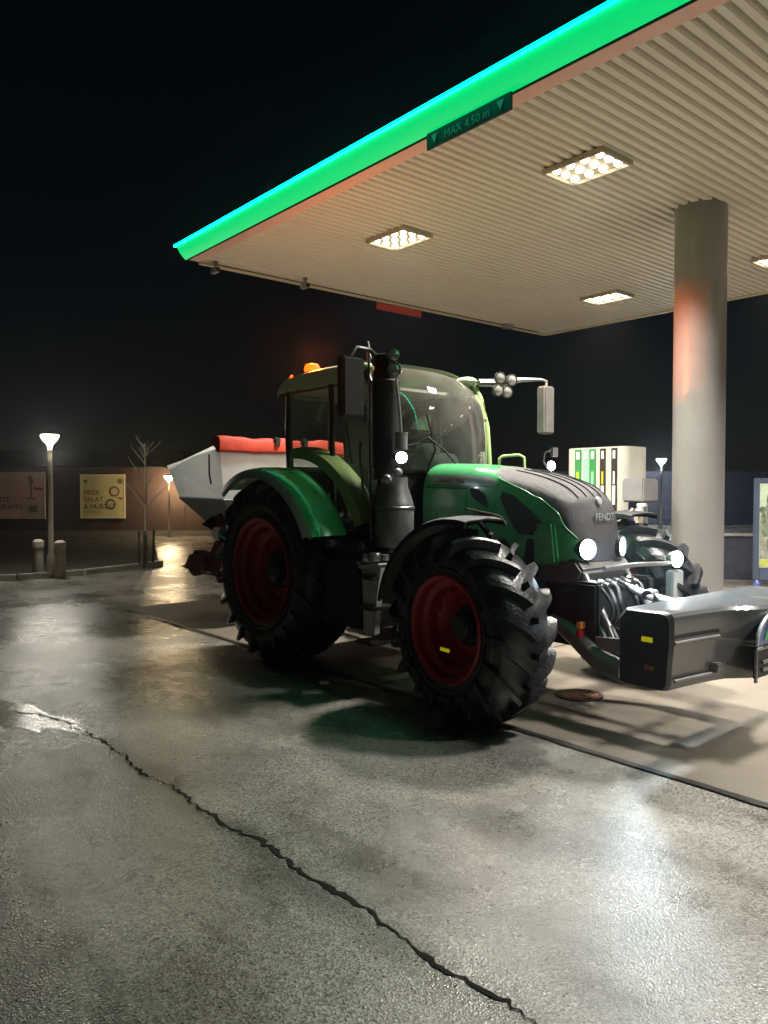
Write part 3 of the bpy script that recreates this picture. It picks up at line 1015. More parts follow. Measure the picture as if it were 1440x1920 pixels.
def side_patch(poly, off, name, material, parent, sub=5, thick=0.006):
    """lay an outline (x,z) onto the bonnet's right side"""
    bm = bmesh.new()
    vs = [bm.verts.new((x, 0, z)) for x, z in poly]
    bm.faces.new(vs)
    bmesh.ops.triangulate(bm, faces=bm.faces[:])
    bmesh.ops.subdivide_edges(bm, edges=bm.edges[:], cuts=sub, use_grid_fill=True)
    bmesh.ops.triangulate(bm, faces=bm.faces[:])
    bm.verts.index_update()
    pts = []
    for v in bm.verts:
        hit = bvh.ray_cast(Vector((v.co.x, 3.0, v.co.z)), Vector((0, 1, 0)))
        y = hit[0].y if hit[0] is not None else YC - 0.36
        pts.append((v.co.x, y - off, v.co.z))
    fs = [[l.vert.index for l in f.loops] for f in bm.faces]
    n = len(pts)
    bm.free()
    m = MB()
    m.add(pts, fs)
    return m.build(name, material, parent, angle=60)


side_patch([(-4.24, 1.735), (-4.12, 1.70), (-3.97, 1.60), (-3.84, 1.50), (-3.76, 1.42), (-3.80, 1.385), (-4.03, 1.385), (-4.10, 1.44), (-4.18, 1.56), (-4.25, 1.68)], 0.005, 'side_grille', M['vent'], hood)
side_patch([(-4.60, 1.765), (-4.50, 1.755), (-4.41, 1.70), (-4.365, 1.60), (-4.40, 1.60), (-4.50, 1.65), (-4.57, 1.70)], 0.005, 'side_vent', M['vent'], hood)
side_patch([(-4.54, 1.575), (-4.34, 1.545), (-4.33, 1.495), (-4.45, 1.51)], 0.005, 'side_vent', M['vent'], hood, sub=3)
side_patch([(-5.14, 1.885), (-4.75, 1.885), (-4.40, 1.86), (-4.30, 1.80), (-4.33, 1.775), (-4.6, 1.785), (-5.1, 1.81)], 0.004, 'silver_stripe', M['silver'], hood)
hy = bvh.ray_cast(Vector((-4.75, 3.0, 1.83)), Vector((0, 1, 0)))[0].y
MB().text('VARIO 724', (-5.03, hy - 0.012, 1.808), (1, 0, -0.035), (0, 0.1, 1), 0.075, 'LEFT', 0.004).build('model_lettering', M['ink'], hood, smooth=False)
# lower dark side panel line and bright catch
side_patch([(-5.14, 1.775), (-4.63, 1.765), (-4.63, 1.755), (-5.14, 1.765)], 0.003, 'panel_gap', M['vent'], hood, sub=2)
for bx, bz in ((-5.05, 1.70), (-5.05, 1.52), (-4.68, 1.70), (-4.68, 1.52)):
    hit = bvh.ray_cast(Vector((bx, 3.0, bz)), Vector((0, 1, 0)))[0]
    MB().lathe([(0.0, 0.006), (0.012, 0.005), (0.015, 0.0)], (bx, hit.y, bz), (0, -1, 0), 10).build('panel_screw', M['steel'], hood)
side_patch([(-4.635, 1.765), (-4.628, 1.765), (-4.628, 1.42), (-4.635, 1.42)], 0.003, 'panel_gap', M['vent'], hood, sub=2)
# nose lettering and crest
nx = -3.548
MB().text('FENDT', (-3.515, YC + 0.02, 1.505), (0, 1, 0), (-0.12, 0, 1), 0.085, 'CENTER', 0.006).build('nose_lettering', M['silver'], hood, smooth=False)
em = MB()
em.lathe([(0.0, 0.012), (0.03, 0.01), (0.036, 0.0)], (-3.565, YC, 1.66), (1, 0, 0.35), 18)
em.build('bonnet_badge', M['silver'], hood)
# chrome edges of the grille panel
for sgn in (-1, 1):
    ln = []
    for i, row in enumerate(hpd):
        if row[0] > -4.5 and i < len(hpd) - 8:
            best = TH + sgn * round(panel_limit(row) * TH)
            p = hrows[i][best]
            ln.append((p[0] + 0.002, p[1], p[2] + 0.003))
    ln = [ln[0]] + ln[2::2]
    MB().tube(ln, 0.005, 6).build('panel_trim', M['green'], hood)
# ribs on the grille panel top
rb = MB()
for yy in (-0.2, -0.1, 0.0, 0.1, 0.2):
    ln = []
    for i, row in enumerate(hpd):
        if -4.25 < row[0] and row[1] > 1.68:
            best = min(range(len(hrows[i])), key=lambda j: abs(hrows[i][j][1] - YC - yy))
            p = hrows[i][best]
            ln.append((p[0], YC + yy, p[2] + 0.004))
    rb.tube(ln, 0.006, 5)
rb.build('grille_ribs', M['black'], hood)

# headlights
for sgn in (-1, 1):
    hx, hyy, hz = -3.52, YC + sgn * 0.235, 1.285
    hl = MB()
    hl.lathe([(0.0, -0.06), (0.075, -0.06), (0.088, 0.0), (0.092, 0.025), (0.08, 0.03), (0.074, 0.012)], (hx, hyy, hz), (1, 0.25 * sgn, 0), 24)
    h_ = hl.build('headlight', M['dark_metal'], tr)
    MB().lathe([(0.0, 0.03), (0.045, 0.026), (0.073, 0.012)], (hx, hyy, hz), (1, 0.25 * sgn, 0), 24).build('lens', M['lens'], h_)
    hb = lamp('headlight_beam', 'SPOT', (hx + 0.06, hyy, hz), 420.0, (0.72, 0.88, 1.0), h_, size=0.06, spot_size=R(110), spot_blend=0.6)
    hb.rotation_euler = Vector((1, 0.05 * sgn, -0.16)).to_track_quat('-Z', 'Y').to_euler()
# chin under the nose
ch = MB()
ch.prism([(-4.0, 1.2), (-3.54, 1.2), (-3.47, 1.12), (-3.5, 1.02), (-4.0, 0.98)], 'y', YC - 0.34, YC + 0.34)
ch.build('front_bumper', M['cast'], tr, bevel=0.02)

# ---- chassis, engine, axles
ck = MB()
ck.box(-5.3, -3.75, YC - 0.33, YC + 0.33, 0.78, 1.42)
ck.box(-7.0, -5.3, YC - 0.3, YC + 0.3, 0.55, 1.32)
ck.box(-4.35, -3.55, YC - 0.22, YC + 0.22, 0.5, 1.0)
ck.build('chassis', M['dark_metal'], tr, bevel=0.03)
ax = MB()
ax.tube([(RX, 4.45, 0.93), (RX, 2 * YC - 4.45, 0.93)], 0.17, 20)
ax.build('rear_axle', M['dark_metal'], tr)
ax = MB()
ax.tube([(FX, 4.3, 0.72), (FX, YC - 0.2, 0.66), (FX, YC + 0.2, 0.66), (FX, 2 * YC - 4.3, 0.72)], 0.10, 16)
ax.build('front_axle', M['dark_metal'], tr)
en = MB()
for k in range(5):
    en.box(-5.1 + k * 0.26, -4.93 + k * 0.26, YC - 0.40, YC - 0.33, 1.05, 1.36)
en.tube([(-5.2, YC - 0.38, 1.0), (-3.8, YC - 0.38, 0.98)], 0.035, 10)
en.tube([(-4.9, YC - 0.37, 1.38), (-4.2, YC - 0.4, 1.32), (-3.9, YC - 0.36, 1.1)], 0.03, 10)
en.build('engine', M['dark_metal'], tr, bevel=0.01)

# ---- front mudguards
def mudguard(cyy, sgn):
    rows_ = []
    for k in range(25):
        a = R(170 - 92 * k / 24)
        r_ = 0.845
        row = []
        for yy, dr in ((-0.235, -0.05), (-0.225, -0.012), (-0.19, 0.0), (0.0, 0.012), (0.19, 0.0), (0.225, -0.012), (0.235, -0.05)):
            row.append((FX + (r_ + dr) * math.cos(a), cyy + yy, 0.70 + (r_ + dr) * math.sin(a)))
        rows_.append(row)
    g = MB().grid(rows_).build('front_mudguard', M['black'], tr, solid=0.012, angle=40)
    MB().tube([(FX + 0.05, cyy, 1.56), (FX + 0.02, cyy + sgn * 0.2, 1.4), (FX, cyy + sgn * 0.5, 1.05)], 0.025, 8).build('mudguard_stay', M['dark_metal'], g)
    return g
g1 = mudguard(4.2, 1)
mudguard(2 * YC - 4.2, -1)
MB().tube([(FX - 0.08, 4.26, 1.6), (FX + 0.16, 4.26, 1.57), (FX + 0.22, 4.3, 1.55), (FX + 0.24, 4.34, 1.49)], 0.008, 6).build('guard_wire', M['alu'], g1)

# ---- rear mudguards
def rear_guard(sgn):
    def yy(d):
        return YC - sgn * d
    rows_ = []
    for k in range(31):
        t = k / 30
        a = R(128 - 108 * t)
        rr = 1.03 + 0.12 * max(0, (t - 0.35) / 0.65) ** 1.4
        row = []
        for d, dr in ((1.335, -0.09), (1.34, -0.02), (1.315, 0.0), (1.22, 0.016), (1.1, 0.02), (0.97, 0.018), (0.93, -0.02)):
            row.append((RX + (rr + dr) * math.cos(a), yy(d), 0.93 + (rr + dr) * math.sin(a)))
        rows_.append(row)
    g = MB().grid(rows_).build('rear_mudguard', M['green'], tr, solid=0.014, angle=40)
    # rubber widening strip on its outer edge
    rows2 = []
    for k in range(31):
        t = k / 30
        a = R(126 - 105 * t)
        rr = 1.02 + 0.115 * max(0, (t - 0.35) / 0.65) ** 1.4
        w_ = 0.03 + 0.05 * t
        rows2.append([(RX + (rr - 0.085) * math.cos(a), yy(1.362 + w_ * 0.3), 0.93 + (rr - 0.085) * math.sin(a)),
                      (RX + (rr - 0.02) * math.cos(a), yy(1.362), 0.93 + (rr - 0.02) * math.sin(a)),
                      (RX + (rr + 0.0) * math.cos(a), yy(1.345), 0.93 + (rr + 0.0) * math.sin(a))])
    MB().grid(rows2).build('edge_strip', M['step'], g, solid=0.01)
    # inner wing joining the cab
    rows3 = []
    for k in range(21):
        t = k / 20
        a = R(92 - 69 * t)
        rr = 1.22 + 0.03 * t
        rows3.append([(RX + 0.06 + (rr + dr) * math.cos(a), yy(d), 0.95 + (rr + dr) * math.sin(a)) for d, dr in ((0.895, -0.10), (0.88, 0.0), (0.80, 0.02), (0.70, 0.025), (0.66, 0.0))])
    MB().grid(rows3).build('inner_wing', M['green_lit'], g, solid=0.012)
    # tail/marker lamp at the lower front corner
    MB().box(RX + 1.06, RX + 1.16, min(yy(1.22), yy(1.0)), max(yy(1.22), yy(1.0)), 1.22, 1.30).build('guard_bracket', M['black'], g, bevel=0.015)
    return g
rear_guard(1)
rear_guard(-1)

# ---- cab
CX0, CX1 = -7.0, -5.45
CYR, CYL = 4.53, 2 * YC - 4.53
cab = MB()
cab.prism([(-7.05, 1.28), (-5.42, 1.28), (-5.32, 1.4), (-5.32, 1.9), (-5.5, 1.95), (-5.6, 1.46), (-6.3, 1.46), (-6.75, 1.9), (-7.05, 1.95)], 'y', CYR + 0.03, CYL - 0.03)
cabo = cab.build('cab', M['dark_metal'], tr, bevel=0.02)
def pillar(pts, r, m, name='pillar'):
    return MB().tube(pts, r, 10).build(name, m, cabo)
for y_, sg in ((CYR, 1), (CYL, -1)):
    m_ = M['green_lit'] if sg < 0 else M['dark_metal']
    pillar([(-5.42, y_, 1.38), (-5.40, y_, 1.7), (-5.41, y_, 2.05), (-5.44, y_, 2.4), (-5.53, y_, 2.7), (-5.62, y_, 2.86)], 0.032, m_)
    pillar([(-6.12, y_ - 0.01 * sg, 1.46), (-6.14, y_ - 0.01 * sg, 2.0), (-6.18, y_, 2.8)], 0.028, M['black'])
    pillar([(-6.98, y_ + 0.04 * sg, 1.9), (-7.0, y_ + 0.03 * sg, 2.4), (-6.96, y_ + 0.02 * sg, 2.8)], 0.04, M['dark_metal'])
# roof shell
rrows = []
for k in range(15):
    t = k / 14
    x = -7.06 + 1.22 * t
    zt = 2.975 + 0.055 * math.sin(min(1, t * 1.15 + 0.08) * math.pi * 0.62) - (0.1 * (1 - t / 0.16) ** 2 if t < 0.16 else 0)
    row = []
    for q in range(17):
        u = q / 16 * 2 - 1
        edge = abs(u) ** 5
        row.append((x, YC + u * 0.815, zt - 0.07 * edge - 0.014 * u * u))
    rrows.append(row)
rm = MB().grid(rrows)
# side and rear skirts
def skirt(line, dz):
    return [[(p[0], p[1], p[2]) for p in line], [(p[0], p[1], p[2] - dz * 0.5) for p in line], [(p[0], p[1] + (YC - p[1]) * 0.02, 2.79) for p in line]]
rm.grid(skirt([r[0] for r in rrows], 0.15))
rm.grid(skirt([r[-1] for r in rrows], 0.15))
rm.grid(skirt(rrows[0], 0.15))
roof = rm.build('cab_roof', M['roof'], tr, merge=0.0005, angle=45)
MB().box(-7.0, -5.9, CYR + 0.02, CYL - 0.02, 2.77, 2.8).build('headliner', M['inner'], roof, smooth=False)
# rear roof visor, dark underside lamps
for dy in (-0.55, 0.55):
    MB().lathe([(0.0, 0.0), (0.05, 0.0), (0.055, 0.03), (0.0, 0.035)], (-7.06, YC + dy, 2.88), (-1, 0, -0.2), 16).build('rear_work_lamp', M['lamp_off'], roof)

# windscreen curving into the roof
wr = []
zs = [(1.93, 0.0), (2.1, 0.005), (2.3, -0.005), (2.48, -0.03), (2.62, -0.075), (2.74, -0.15), (2.84, -0.26), (2.91, -0.38), (2.96, -0.52), (2.985, -0.66)]
for z, dx in zs:
    row = []
    for q in range(17):
        u = q / 16 * 2 - 1
        row.append((-5.16 + dx - 0.25 * abs(u) ** 2.2, YC + u * 0.715, z - 0.014 * u * u * (1 if z > 2.7 else 0)))
    wr.append(row)
MB().grid(wr).build('windscreen', M['glass'], cabo)
for u in (0, -1):
    pillar([r[u] for r in wr[3:]], 0.022, M['roof'] if u == 0 else M['green_lit'], 'windscreen_edge')
# front corner cap of the roof, left and right
for sg in (-1, 1):
    MB().sphere((-5.72, YC + sg * 0.70, 2.9), 0.1, 14, 8, (1.6, 0.8, 0.55)).build('roof_corner', M['roof'], roof)
# side and rear panes
def pane(poly, name='side_window'):
    m = MB()
    m.add(poly, [tuple(range(len(poly)))])
    return m.build(name, M['glass_dark'], cabo, smooth=False)
for y_ in (CYR, CYL):
    pane([(-6.1, y_, 1.48), (-5.46, y_, 1.42), (-5.43, y_, 2.05), (-5.47, y_, 2.45), (-5.6, y_, 2.79), (-6.16, y_, 2.79)])
    pane([(-6.95, y_, 1.97), (-6.78, y_, 1.9), (-6.4, y_, 1.52), (-6.16, y_, 1.48), (-6.2, y_, 2.79), (-6.93, y_, 2.79)])
pane([(-7.02, CYR + 0.05, 1.96), (-7.02, CYL - 0.05, 1.96), (-6.98, CYL - 0.05, 2.79), (-6.98, CYR + 0.05, 2.79)], 'rear_window')
# rear window frame
rf = MB()
for a, b in (((-7.0, CYR + 0.06, 1.97), (-7.0, CYL - 0.06, 1.97)), ((-6.98, CYR + 0.06, 2.76), (-6.98, CYL - 0.06, 2.76)), ((-7.0, YC - 0.15, 1.97), (-6.98, YC - 0.15, 2.76))):
    rf.tube([a, b], 0.03, 8)
rf.build('rear_frame', M['inner'], cabo)
# door handle and its rail
MB().tube([(-5.62, CYR - 0.02, 1.6), (-5.63, CYR - 0.05, 1.9), (-5.66, CYR - 0.05, 2.1), (-5.68, CYR - 0.02, 2.2)], 0.012, 8).build('door_handle', M['alu'], cabo)
# interior
st = MB()
st.box(-6.55, -6.05, YC - 0.25, YC + 0.25, 1.70, 1.84)
st.prism([(-6.62, 1.82), (-6.48, 1.82), (-6.62, 2.5), (-6.72, 2.5)], 'y', YC - 0.24, YC + 0.24)
st.box(-6.45, -6.15, YC - 0.18, YC + 0.18, 1.45, 1.70)
st.build('driver_seat', M['seat'], cabo, bevel=0.04)
MB().box(-6.5, -5.9, YC - 0.42, YC - 0.29, 1.7, 2.02).build('armrest', M['skincons'], cabo, bevel=0.03)
ds = MB()
ds.prism([(-5.62, 1.5), (-5.36, 1.5), (-5.3, 1.92), (-5.36, 2.1), (-5.5, 2.12), (-5.6, 1.95)], 'y', YC - 0.22, YC + 0.22)
ds.sphere((-5.45, YC - 0.1, 2.13), 0.11, 14, 8, (1, 1.3, 0.7))
ds.build('dashboard', M['skincons'], cabo, bevel=0.03)
sw = MB()
sw.lathe([(0.18, 0.012), (0.195, 0.0), (0.18, -0.012), (0.165, 0.0)], (-5.66, YC, 2.22), (-0.45, 0, 0.9), 28, close=True)
sw.tube([(-5.66, YC, 2.21), (-5.5, YC, 2.0)], 0.03, 8)
for k in range(3):
    a = 2 * math.pi * k / 3
    sw.tube([(-5.66, YC, 2.22), (-5.66 + 0.16 * math.cos(a), YC + 0.178 * math.sin(a), 2.22 + 0.08 * math.cos(a))], 0.012, 6)
sw.build('steering_wheel', M['black'], cabo)
mo = MB()
mo.box(-5.85, -5.82, YC - 0.52, YC - 0.28, 2.0, 2.2)
mo.tube([(-5.84, YC - 0.4, 2.0), (-5.95, YC - 0.38, 1.85)], 0.015, 8)
mo.build('terminal_screen', M['black'], cabo, bevel=0.008)
# wipers
MB().tube([(-5.2, YC - 0.33, 1.95), (-5.17, YC - 0.27, 2.12), (-5.19, YC - 0.36, 2.45)], 0.010, 6).build('wiper', M['black'], cabo)
MB().tube([(-5.13, YC + 0.02, 1.95), (-5.14, YC - 0.18, 2.12), (-5.18, YC - 0.36, 2.24)], 0.010, 6).build('wiper', M['black'], cabo)

# ---- exhaust
ex = MB()
EX, EY = -5.26, 4.46
ex.lathe([(0.0, 1.84), (0.115, 1.84), (0.118, 1.9), (0.118, 2.78), (0.108, 2.83), (0.108, 2.95), (0.095, 2.96), (0.09, 2.9), (0.0, 2.85)], (EX, EY, 0), (0, 0, 1), 28)
exo = ex.build('exhaust_stack', M['dark_metal'], tr)
MB().lathe([(0.124, 1.95), (0.132, 1.96), (0.132, 2.72), (0.124, 2.73)], (EX, EY, 0), (0, 0, 1), 28).build('heat_guard', M['black'], exo)
can_ = MB()
can_.lathe([(0.0, 1.22), (0.16, 1.22), (0.175, 1.25), (0.175, 1.60), (0.165, 1.64), (0.12, 1.78), (0.117, 1.86), (0.0, 1.86)], (EX + 0.06, EY + 0.06, 0), (0, 0, 1), 28)
can_.build('exhaust_canister', M['alu'], exo)
MB().box(EX - 0.25, EX + 0.2, EY - 0.12, EY + 0.3, 1.05, 1.22).build('canister_bracket', M['dark_metal'], exo, bevel=0.02)
MB().lathe([(0.177, 1.57), (0.182, 1.575), (0.182, 1.595), (0.177, 1.6)], (EX + 0.06, EY + 0.06, 0), (0, 0, 1), 28).build('canister_clamp', M['steel'], exo)

# work lamp beside the stack (lit)
wl = MB()
wl.lathe([(0.0, -0.05), (0.045, -0.05), (0.06, 0.0), (0.062, 0.02), (0.05, 0.024)], (-4.98, 4.40, 2.03), (1, -0.5, -0.1), 20)
wl.tube([(-5.15, 4.45, 2.05), (-5.0, 4.42, 2.05)], 0.018, 8)
wlo = wl.build('work_lamp', M['black'], tr)
MB().lathe([(0.0, 0.034), (0.03, 0.03), (0.05, 0.022)], (-4.98, 4.40, 2.03), (1, -0.5, -0.1), 20).build('lens', M['worklens'], wlo)
cy = MB()
cy.lathe([(0.0, 0.0), (0.055, 0.0), (0.055, 0.13), (0.06, 0.135), (0.06, 0.15), (0.0, 0.155)], (-5.02, 4.44, 2.1), (0, 0, 1), 18)
cy.tube([(-5.02, 4.44, 2.25), (-5.05, 4.44, 2.5), (-5.1, 4.45, 2.72)], 0.012, 8)
cy.build('air_valve', M['grey_box'], tr)
for p in ((-5.0, 4.38, 1.9), (-5.12, 4.36, 1.84)):
    MB().sphere(p, 0.045).build('unlit_bulb', M['lamp_off'], tr)

# mirrors and their arms
mr_ = MB()
mr_.box(-5.14, -5.04, 3.82, 4.05, 2.36, 2.86)
mro = mr_.build('mirror', M['black'], tr, bevel=0.018, seg=3)
MB().tube([(-5.5, 4.55, 2.88), (-5.3, 4.38, 2.95), (-5.16, 4.2, 2.96), (-5.1, 4.0, 2.95), (-5.09, 3.93, 2.86)], 0.02, 8).build('mirror_arm', M['dark_metal'], mro)
ml_ = MB()
ml_.box(-5.42, -5.30, 6.80, 6.98, 2.37, 2.90)
mlo = ml_.build('mirror', M['cast'], tr, bevel=0.018, seg=3)
MB().tube([(-5.55, 6.0, 2.88), (-5.45, 6.25, 2.89), (-5.4, 6.5, 2.94), (-5.37, 6.82, 2.97), (-5.36, 6.9, 2.96), (-5.36, 6.9, 2.89)], [0.04, 0.04, 0.028, 0.016, 0.014, 0.014], 8).build('mirror_arm', M['grey_box'], mlo)
# front work lamps by the mirrors
def small_lamp(p, ax_=(1, -0.35, -0.05)):
    a = MB()
    a.lathe([(0.0, -0.06), (0.042, -0.055), (0.062, -0.01), (0.066, 0.02), (0.054, 0.022)], p, ax_, 18)
    b_ = a.build('roof_work_lamp', M['dark_metal'], tr)
    MB().lathe([(0.0, 0.028), (0.03, 0.026), (0.054, 0.018)], p, ax_, 18).build('lens', M['lamp_off'], b_)
for p in ((-5.36, 6.12, 2.92), (-5.34, 6.28, 2.91), (-5.37, 6.1, 2.79), (-5.35, 6.22, 2.78)):
    small_lamp(p)
for p in ((-5.08, 4.40, 2.93), (-5.08, 4.40, 2.80)):
    small_lamp(p, (1, -0.6, 0))
# antennas and upright rails at the right front corner
rl = MB()
rl.tube([(-5.48, 4.44, 3.06), (-5.47, 4.44, 2.85), (-5.42, 4.40, 2.3), (-5.36, 4.38, 1.4)], 0.012, 8)
rl.build('grab_rail', M['black'], tr)
rl = MB()
rl.tube([(-5.5, 4.47, 3.07), (-5.46, 4.42, 3.1), (-5.38, 4.38, 2.95), (-5.3, 4.36, 2.86)], 0.012, 8)
rl.tube([(-5.36, 4.36, 2.75), (-5.38, 4.37, 2.3), (-5.36, 4.36, 1.85), (-5.34, 4.36, 1.3)], 0.010, 8)
rl.build('antenna', M['alu'], tr)
# handrail beyond the bonnet
MB().tube([(-5.36, 6.12, 1.75), (-5.36, 6.12, 2.07), (-5.33, 6.14, 2.1), (-5.16, 6.2, 2.11), (-5.11, 6.22, 2.08), (-5.09, 6.22, 1.75)], 0.016, 8).build('handrail', M['green_lit'], tr)
# small lamp with a mirror on the bonnet's far side
bl = MB()
bl.lathe([(0.0, -0.04), (0.03, -0.03), (0.045, 0.0), (0.04, 0.015)], (-4.22, 5.50, 1.96), (1, -0.3, 0), 16)
bl.tube([(-4.25, 5.50, 1.93), (-4.3, 5.5, 2.0), (-4.28, 5.5, 2.08), (-4.2, 5.5, 2.1)], 0.008, 6)
bl.box(-4.2, -4.17, 5.47, 5.54, 2.04, 2.12)
bo = bl.build('bonnet_camera', M['grey_box'], tr)
MB().lathe([(0.0, 0.022), (0.03, 0.02), (0.042, 0.012)], (-4.22, 5.50, 1.96), (1, -0.3, 0), 16).build('lens', M['worklens'], bo)

# beacon on the roof
bc = MB()
bc.lathe([(0.0, 0.0), (0.075, 0.0), (0.075, 0.025), (0.06, 0.03)], (-6.78, 4.72, 2.985), (0, 0, 1), 20)
bco = bc.build('beacon', M['black'], tr)
MB().lathe([(0.082, 0.03), (0.085, 0.07), (0.065, 0.105), (0.0, 0.12)], (-6.78, 4.72, 2.985), (0, 0, 1), 20).build('beacon_dome', M['beacon'], bco)
lamp('beacon_lamp', 'POINT', (-6.78, 4.72, 3.16), 45.0, (1.0, 0.22, 0.02), bco, size=0.06)
# the rotating reflector throws its beam at the column
bs = lamp('beacon_beam', 'SPOT', (-6.78, 4.72, 3.16), 1500.0, (1.0, 0.15, 0.01), bco, size=0.04, spot_size=R(22), spot_blend=1.0)
bs.rotation_euler = (Vector((-4.6, 8.5, 3.42)) - Vector((-6.78, 4.72, 3.16))).to_track_quat('-Z', 'Y').to_euler()
MB().lathe([(0.0, 0.02), (0.025, 0.016), (0.032, 0.0)], (-6.93, 4.56, 2.95), (-0.3, -1, 0.2), 14).build('marker_lamp', M['beacon'], tr)

# ---- fuel tank, steps
tk = MB()
tk.box(-5.82, -5.2, 4.14, 4.85, 0.5, 1.18)
tko = tk.build('fuel_tank', M['black'], tr, bevel=0.07, seg=3)
sp = MB()
sp.prism([(-5.19, 1.06), (-4.93, 1.10), (-4.98, 0.85), (-5.02, 0.5), (-5.16, 0.5), (-5.17, 0.8)], 'y', 4.12, 4.2)
sp.prism([(-5.2, 1.06), (-4.92, 1.10), (-4.92, 1.13), (-5.2, 1.09)], 'y', 4.09, 4.3)
spo = sp.build('step_panel', M['step'], tr, bevel=0.012)
for z in (0.42, 0.72, 0.98):
    MB().box(-5.19, -4.96, 4.06, 4.34, z, z + 0.03).build('step_tread', M['dark_metal'], spo, bevel=0.006)
cp = MB()
cp.lathe([(0.0, 0.07), (0.05, 0.07), (0.06, 0.05), (0.06, 0.0)], (-5.12, 4.22, 1.13), (0, 0, 1), 18)
cp.build('filler_cap', M['steel'], tko)
cp = MB()
cp.lathe([(0.0, 0.05), (0.035, 0.05), (0.04, 0.0)], (-5.01, 4.24, 1.14), (0, 0, 1), 16)
cp.build('filler_cap', M['steel'], tko)
pl_ = MB()
pl_.box(-5.62, -5.3, 4.2, 4.5, 1.19, 1.28)
pl_.box(-5.9, -5.5, 4.3, 4.8, 1.18, 1.36)
pl_.build('cab_platform', M['dark_metal'], tr, bevel=0.02)
# rear linkage stubs
rk = MB()
for sg in (-1, 1):
    rk.tube([(-7.0, YC + sg * 0.4, 0.8), (-7.9, YC + sg * 0.48, 0.62)], 0.045, 10)
    rk.tube([(-7.0, YC + sg * 0.4, 1.35), (-7.5, YC + sg * 0.45, 0.72)], 0.03, 10)
rk.tube([(-7.0, YC, 1.2), (-7.9, YC, 1.15)], 0.035, 10)
rk.build('rear_linkage', M['dark_metal'], tr)

# ---- front linkage
for sg in (-1, 1):
    lk = MB()
    y0 = YC + sg * 0.42
    lk.tube([(-3.75, y0 - sg * 0.12, 0.72), (-3.5, y0 - sg * 0.05, 0.62), (-3.25, y0, 0.48), (-3.05, y0, 0.43), (-2.9, y0, 0.46), (-2.84, y0, 0.50)], [0.07, 0.08, 0.085, 0.085, 0.09, 0.09], 14)
    lk.build('lower_link', M['cast'], tr)
for sg in (-1, 1):
    lk2 = MB()
    y0 = YC + sg * 0.28
    lk2.tube([(-3.5, y0, 1.08), (-3.25, y0 + sg * 0.05, 0.72)], 0.035, 12)
    lk2.tube([(-3.36, y0 + sg * 0.025, 0.9), (-3.16, y0 + sg * 0.08, 0.58)], 0.02, 10)
    lk2.build('lift_cylinder', M['steel'], tr)
fr = MB()
fr.box(-3.75, -3.4, YC - 0.36, YC + 0.36, 0.66, 1.0)
fr.box(-3.5, -3.3, YC - 0.40, YC - 0.30, 0.6, 1.05)
fr.box(-3.5, -3.3, YC + 0.30, YC + 0.40, 0.6, 1.05)
fr.build('linkage_frame', M['dark_metal'], tr, bevel=0.02)
tb = MB()
tb.tube([(-3.42, YC, 1.02), (-3.1, YC, 0.94), (-2.82, YC, 0.9)], 0.035, 12)
tb.lathe([(0.05, -0.05), (0.06, 0.0), (0.05, 0.05)], (-3.1, YC, 0.94), (0, 1, 0), 16)
tb.build('top_link', M['steel'], tr)
for k in range(6):
    hs = MB()
    y0 = YC - 0.30 + 0.1 * k + random.uniform(-0.02, 0.02)
    x0 = -3.42
    hs.tube(catmull([(x0, y0, 1.02), (x0 + 0.12, y0 - 0.03, 0.98 + random.uniform(-.03, .05)), (x0 + 0.2, y0 - 0.05 + random.uniform(-.06, .06), 0.86), (x0 + 0.12, y0 + 0.02, 0.74), (x0 + 0.02, y0 + 0.04, 0.68)], 5), 0.014, 8)
    hs.build('hydraulic_hose', M['hose'], tr)
for k in range(6):
    cpl = MB()
    y0 = YC - 0.30 + 0.1 * k
    cpl.lathe([(0.0, 0.09), (0.02, 0.09), (0.024, 0.05), (0.032, 0.045), (0.032, 0.0)], (-3.42, y0, 1.03), (1, 0, -0.2), 10)
    cpl.build('hose_coupling', M['steel'], tr)
for k in range(3):
    cpl = MB()
    cpl.tube([(-3.3, YC - 0.36 + 0.07 * k, 0.72), (-3.22, YC - 0.4 + 0.07 * k, 0.64), (-3.2, YC - 0.38 + 0.07 * k, 0.55)], 0.014, 8)
    cpl.build('steel_pipe', M['steel'], tr)
cpl = MB()
cpl.prism([(-3.28, 0.66), (-3.02, 0.68), (-3.0, 0.62), (-3.1, 0.56), (-3.25, 0.6)], 'y', YC - 0.46, YC - 0.42)
cpl.build('link_plate', M['steel'], tr)
MB().box(-3.05, -2.92, YC - 0.46, YC - 0.38, 0.60, 0.68).build('hook_end', M['steel'], tr, bevel=0.01)
# cross bar with a lamp on its far end
br_ = MB()
br_.tube([(-3.44, YC - 0.1, 1.13), (-3.4, YC + 0.3, 1.14), (-3.36, YC + 0.62, 1.13), (-3.36, YC + 0.75, 1.13)], 0.02, 10)
br_.lathe([(0.0, -0.06), (0.06, -0.05), (0.075, 0.0), (0.07, 0.02)], (-3.34, YC + 0.80, 1.16), (1, -0.25, 0), 20)
bro = br_.build('lamp_bar', M['steel'], tr)
MB().lathe([(0.0, 0.03), (0.045, 0.027), (0.068, 0.016)], (-3.34, YC + 0.80, 1.16), (1, -0.25, 0), 20).build('bar_lens', M['worklens'], bro)
MB().box(-3.40, -3.33, YC + 0.74, YC + 0.92, 0.78, 1.06).build('mud_flap', M['silver'], bro, bevel=0.01)
rfx = MB().box(-3.44, -3.40, YC - 0.47, YC - 0.40, 0.70, 0.75)
rfx.build('marker_reflector', M['orange_refl'], tr, bevel=0.006)
MB().box(-3.44, -3.405, YC - 0.47, YC - 0.40, 0.64, 0.69).build('marker_reflector', M['red_refl'], tr, bevel=0.006)

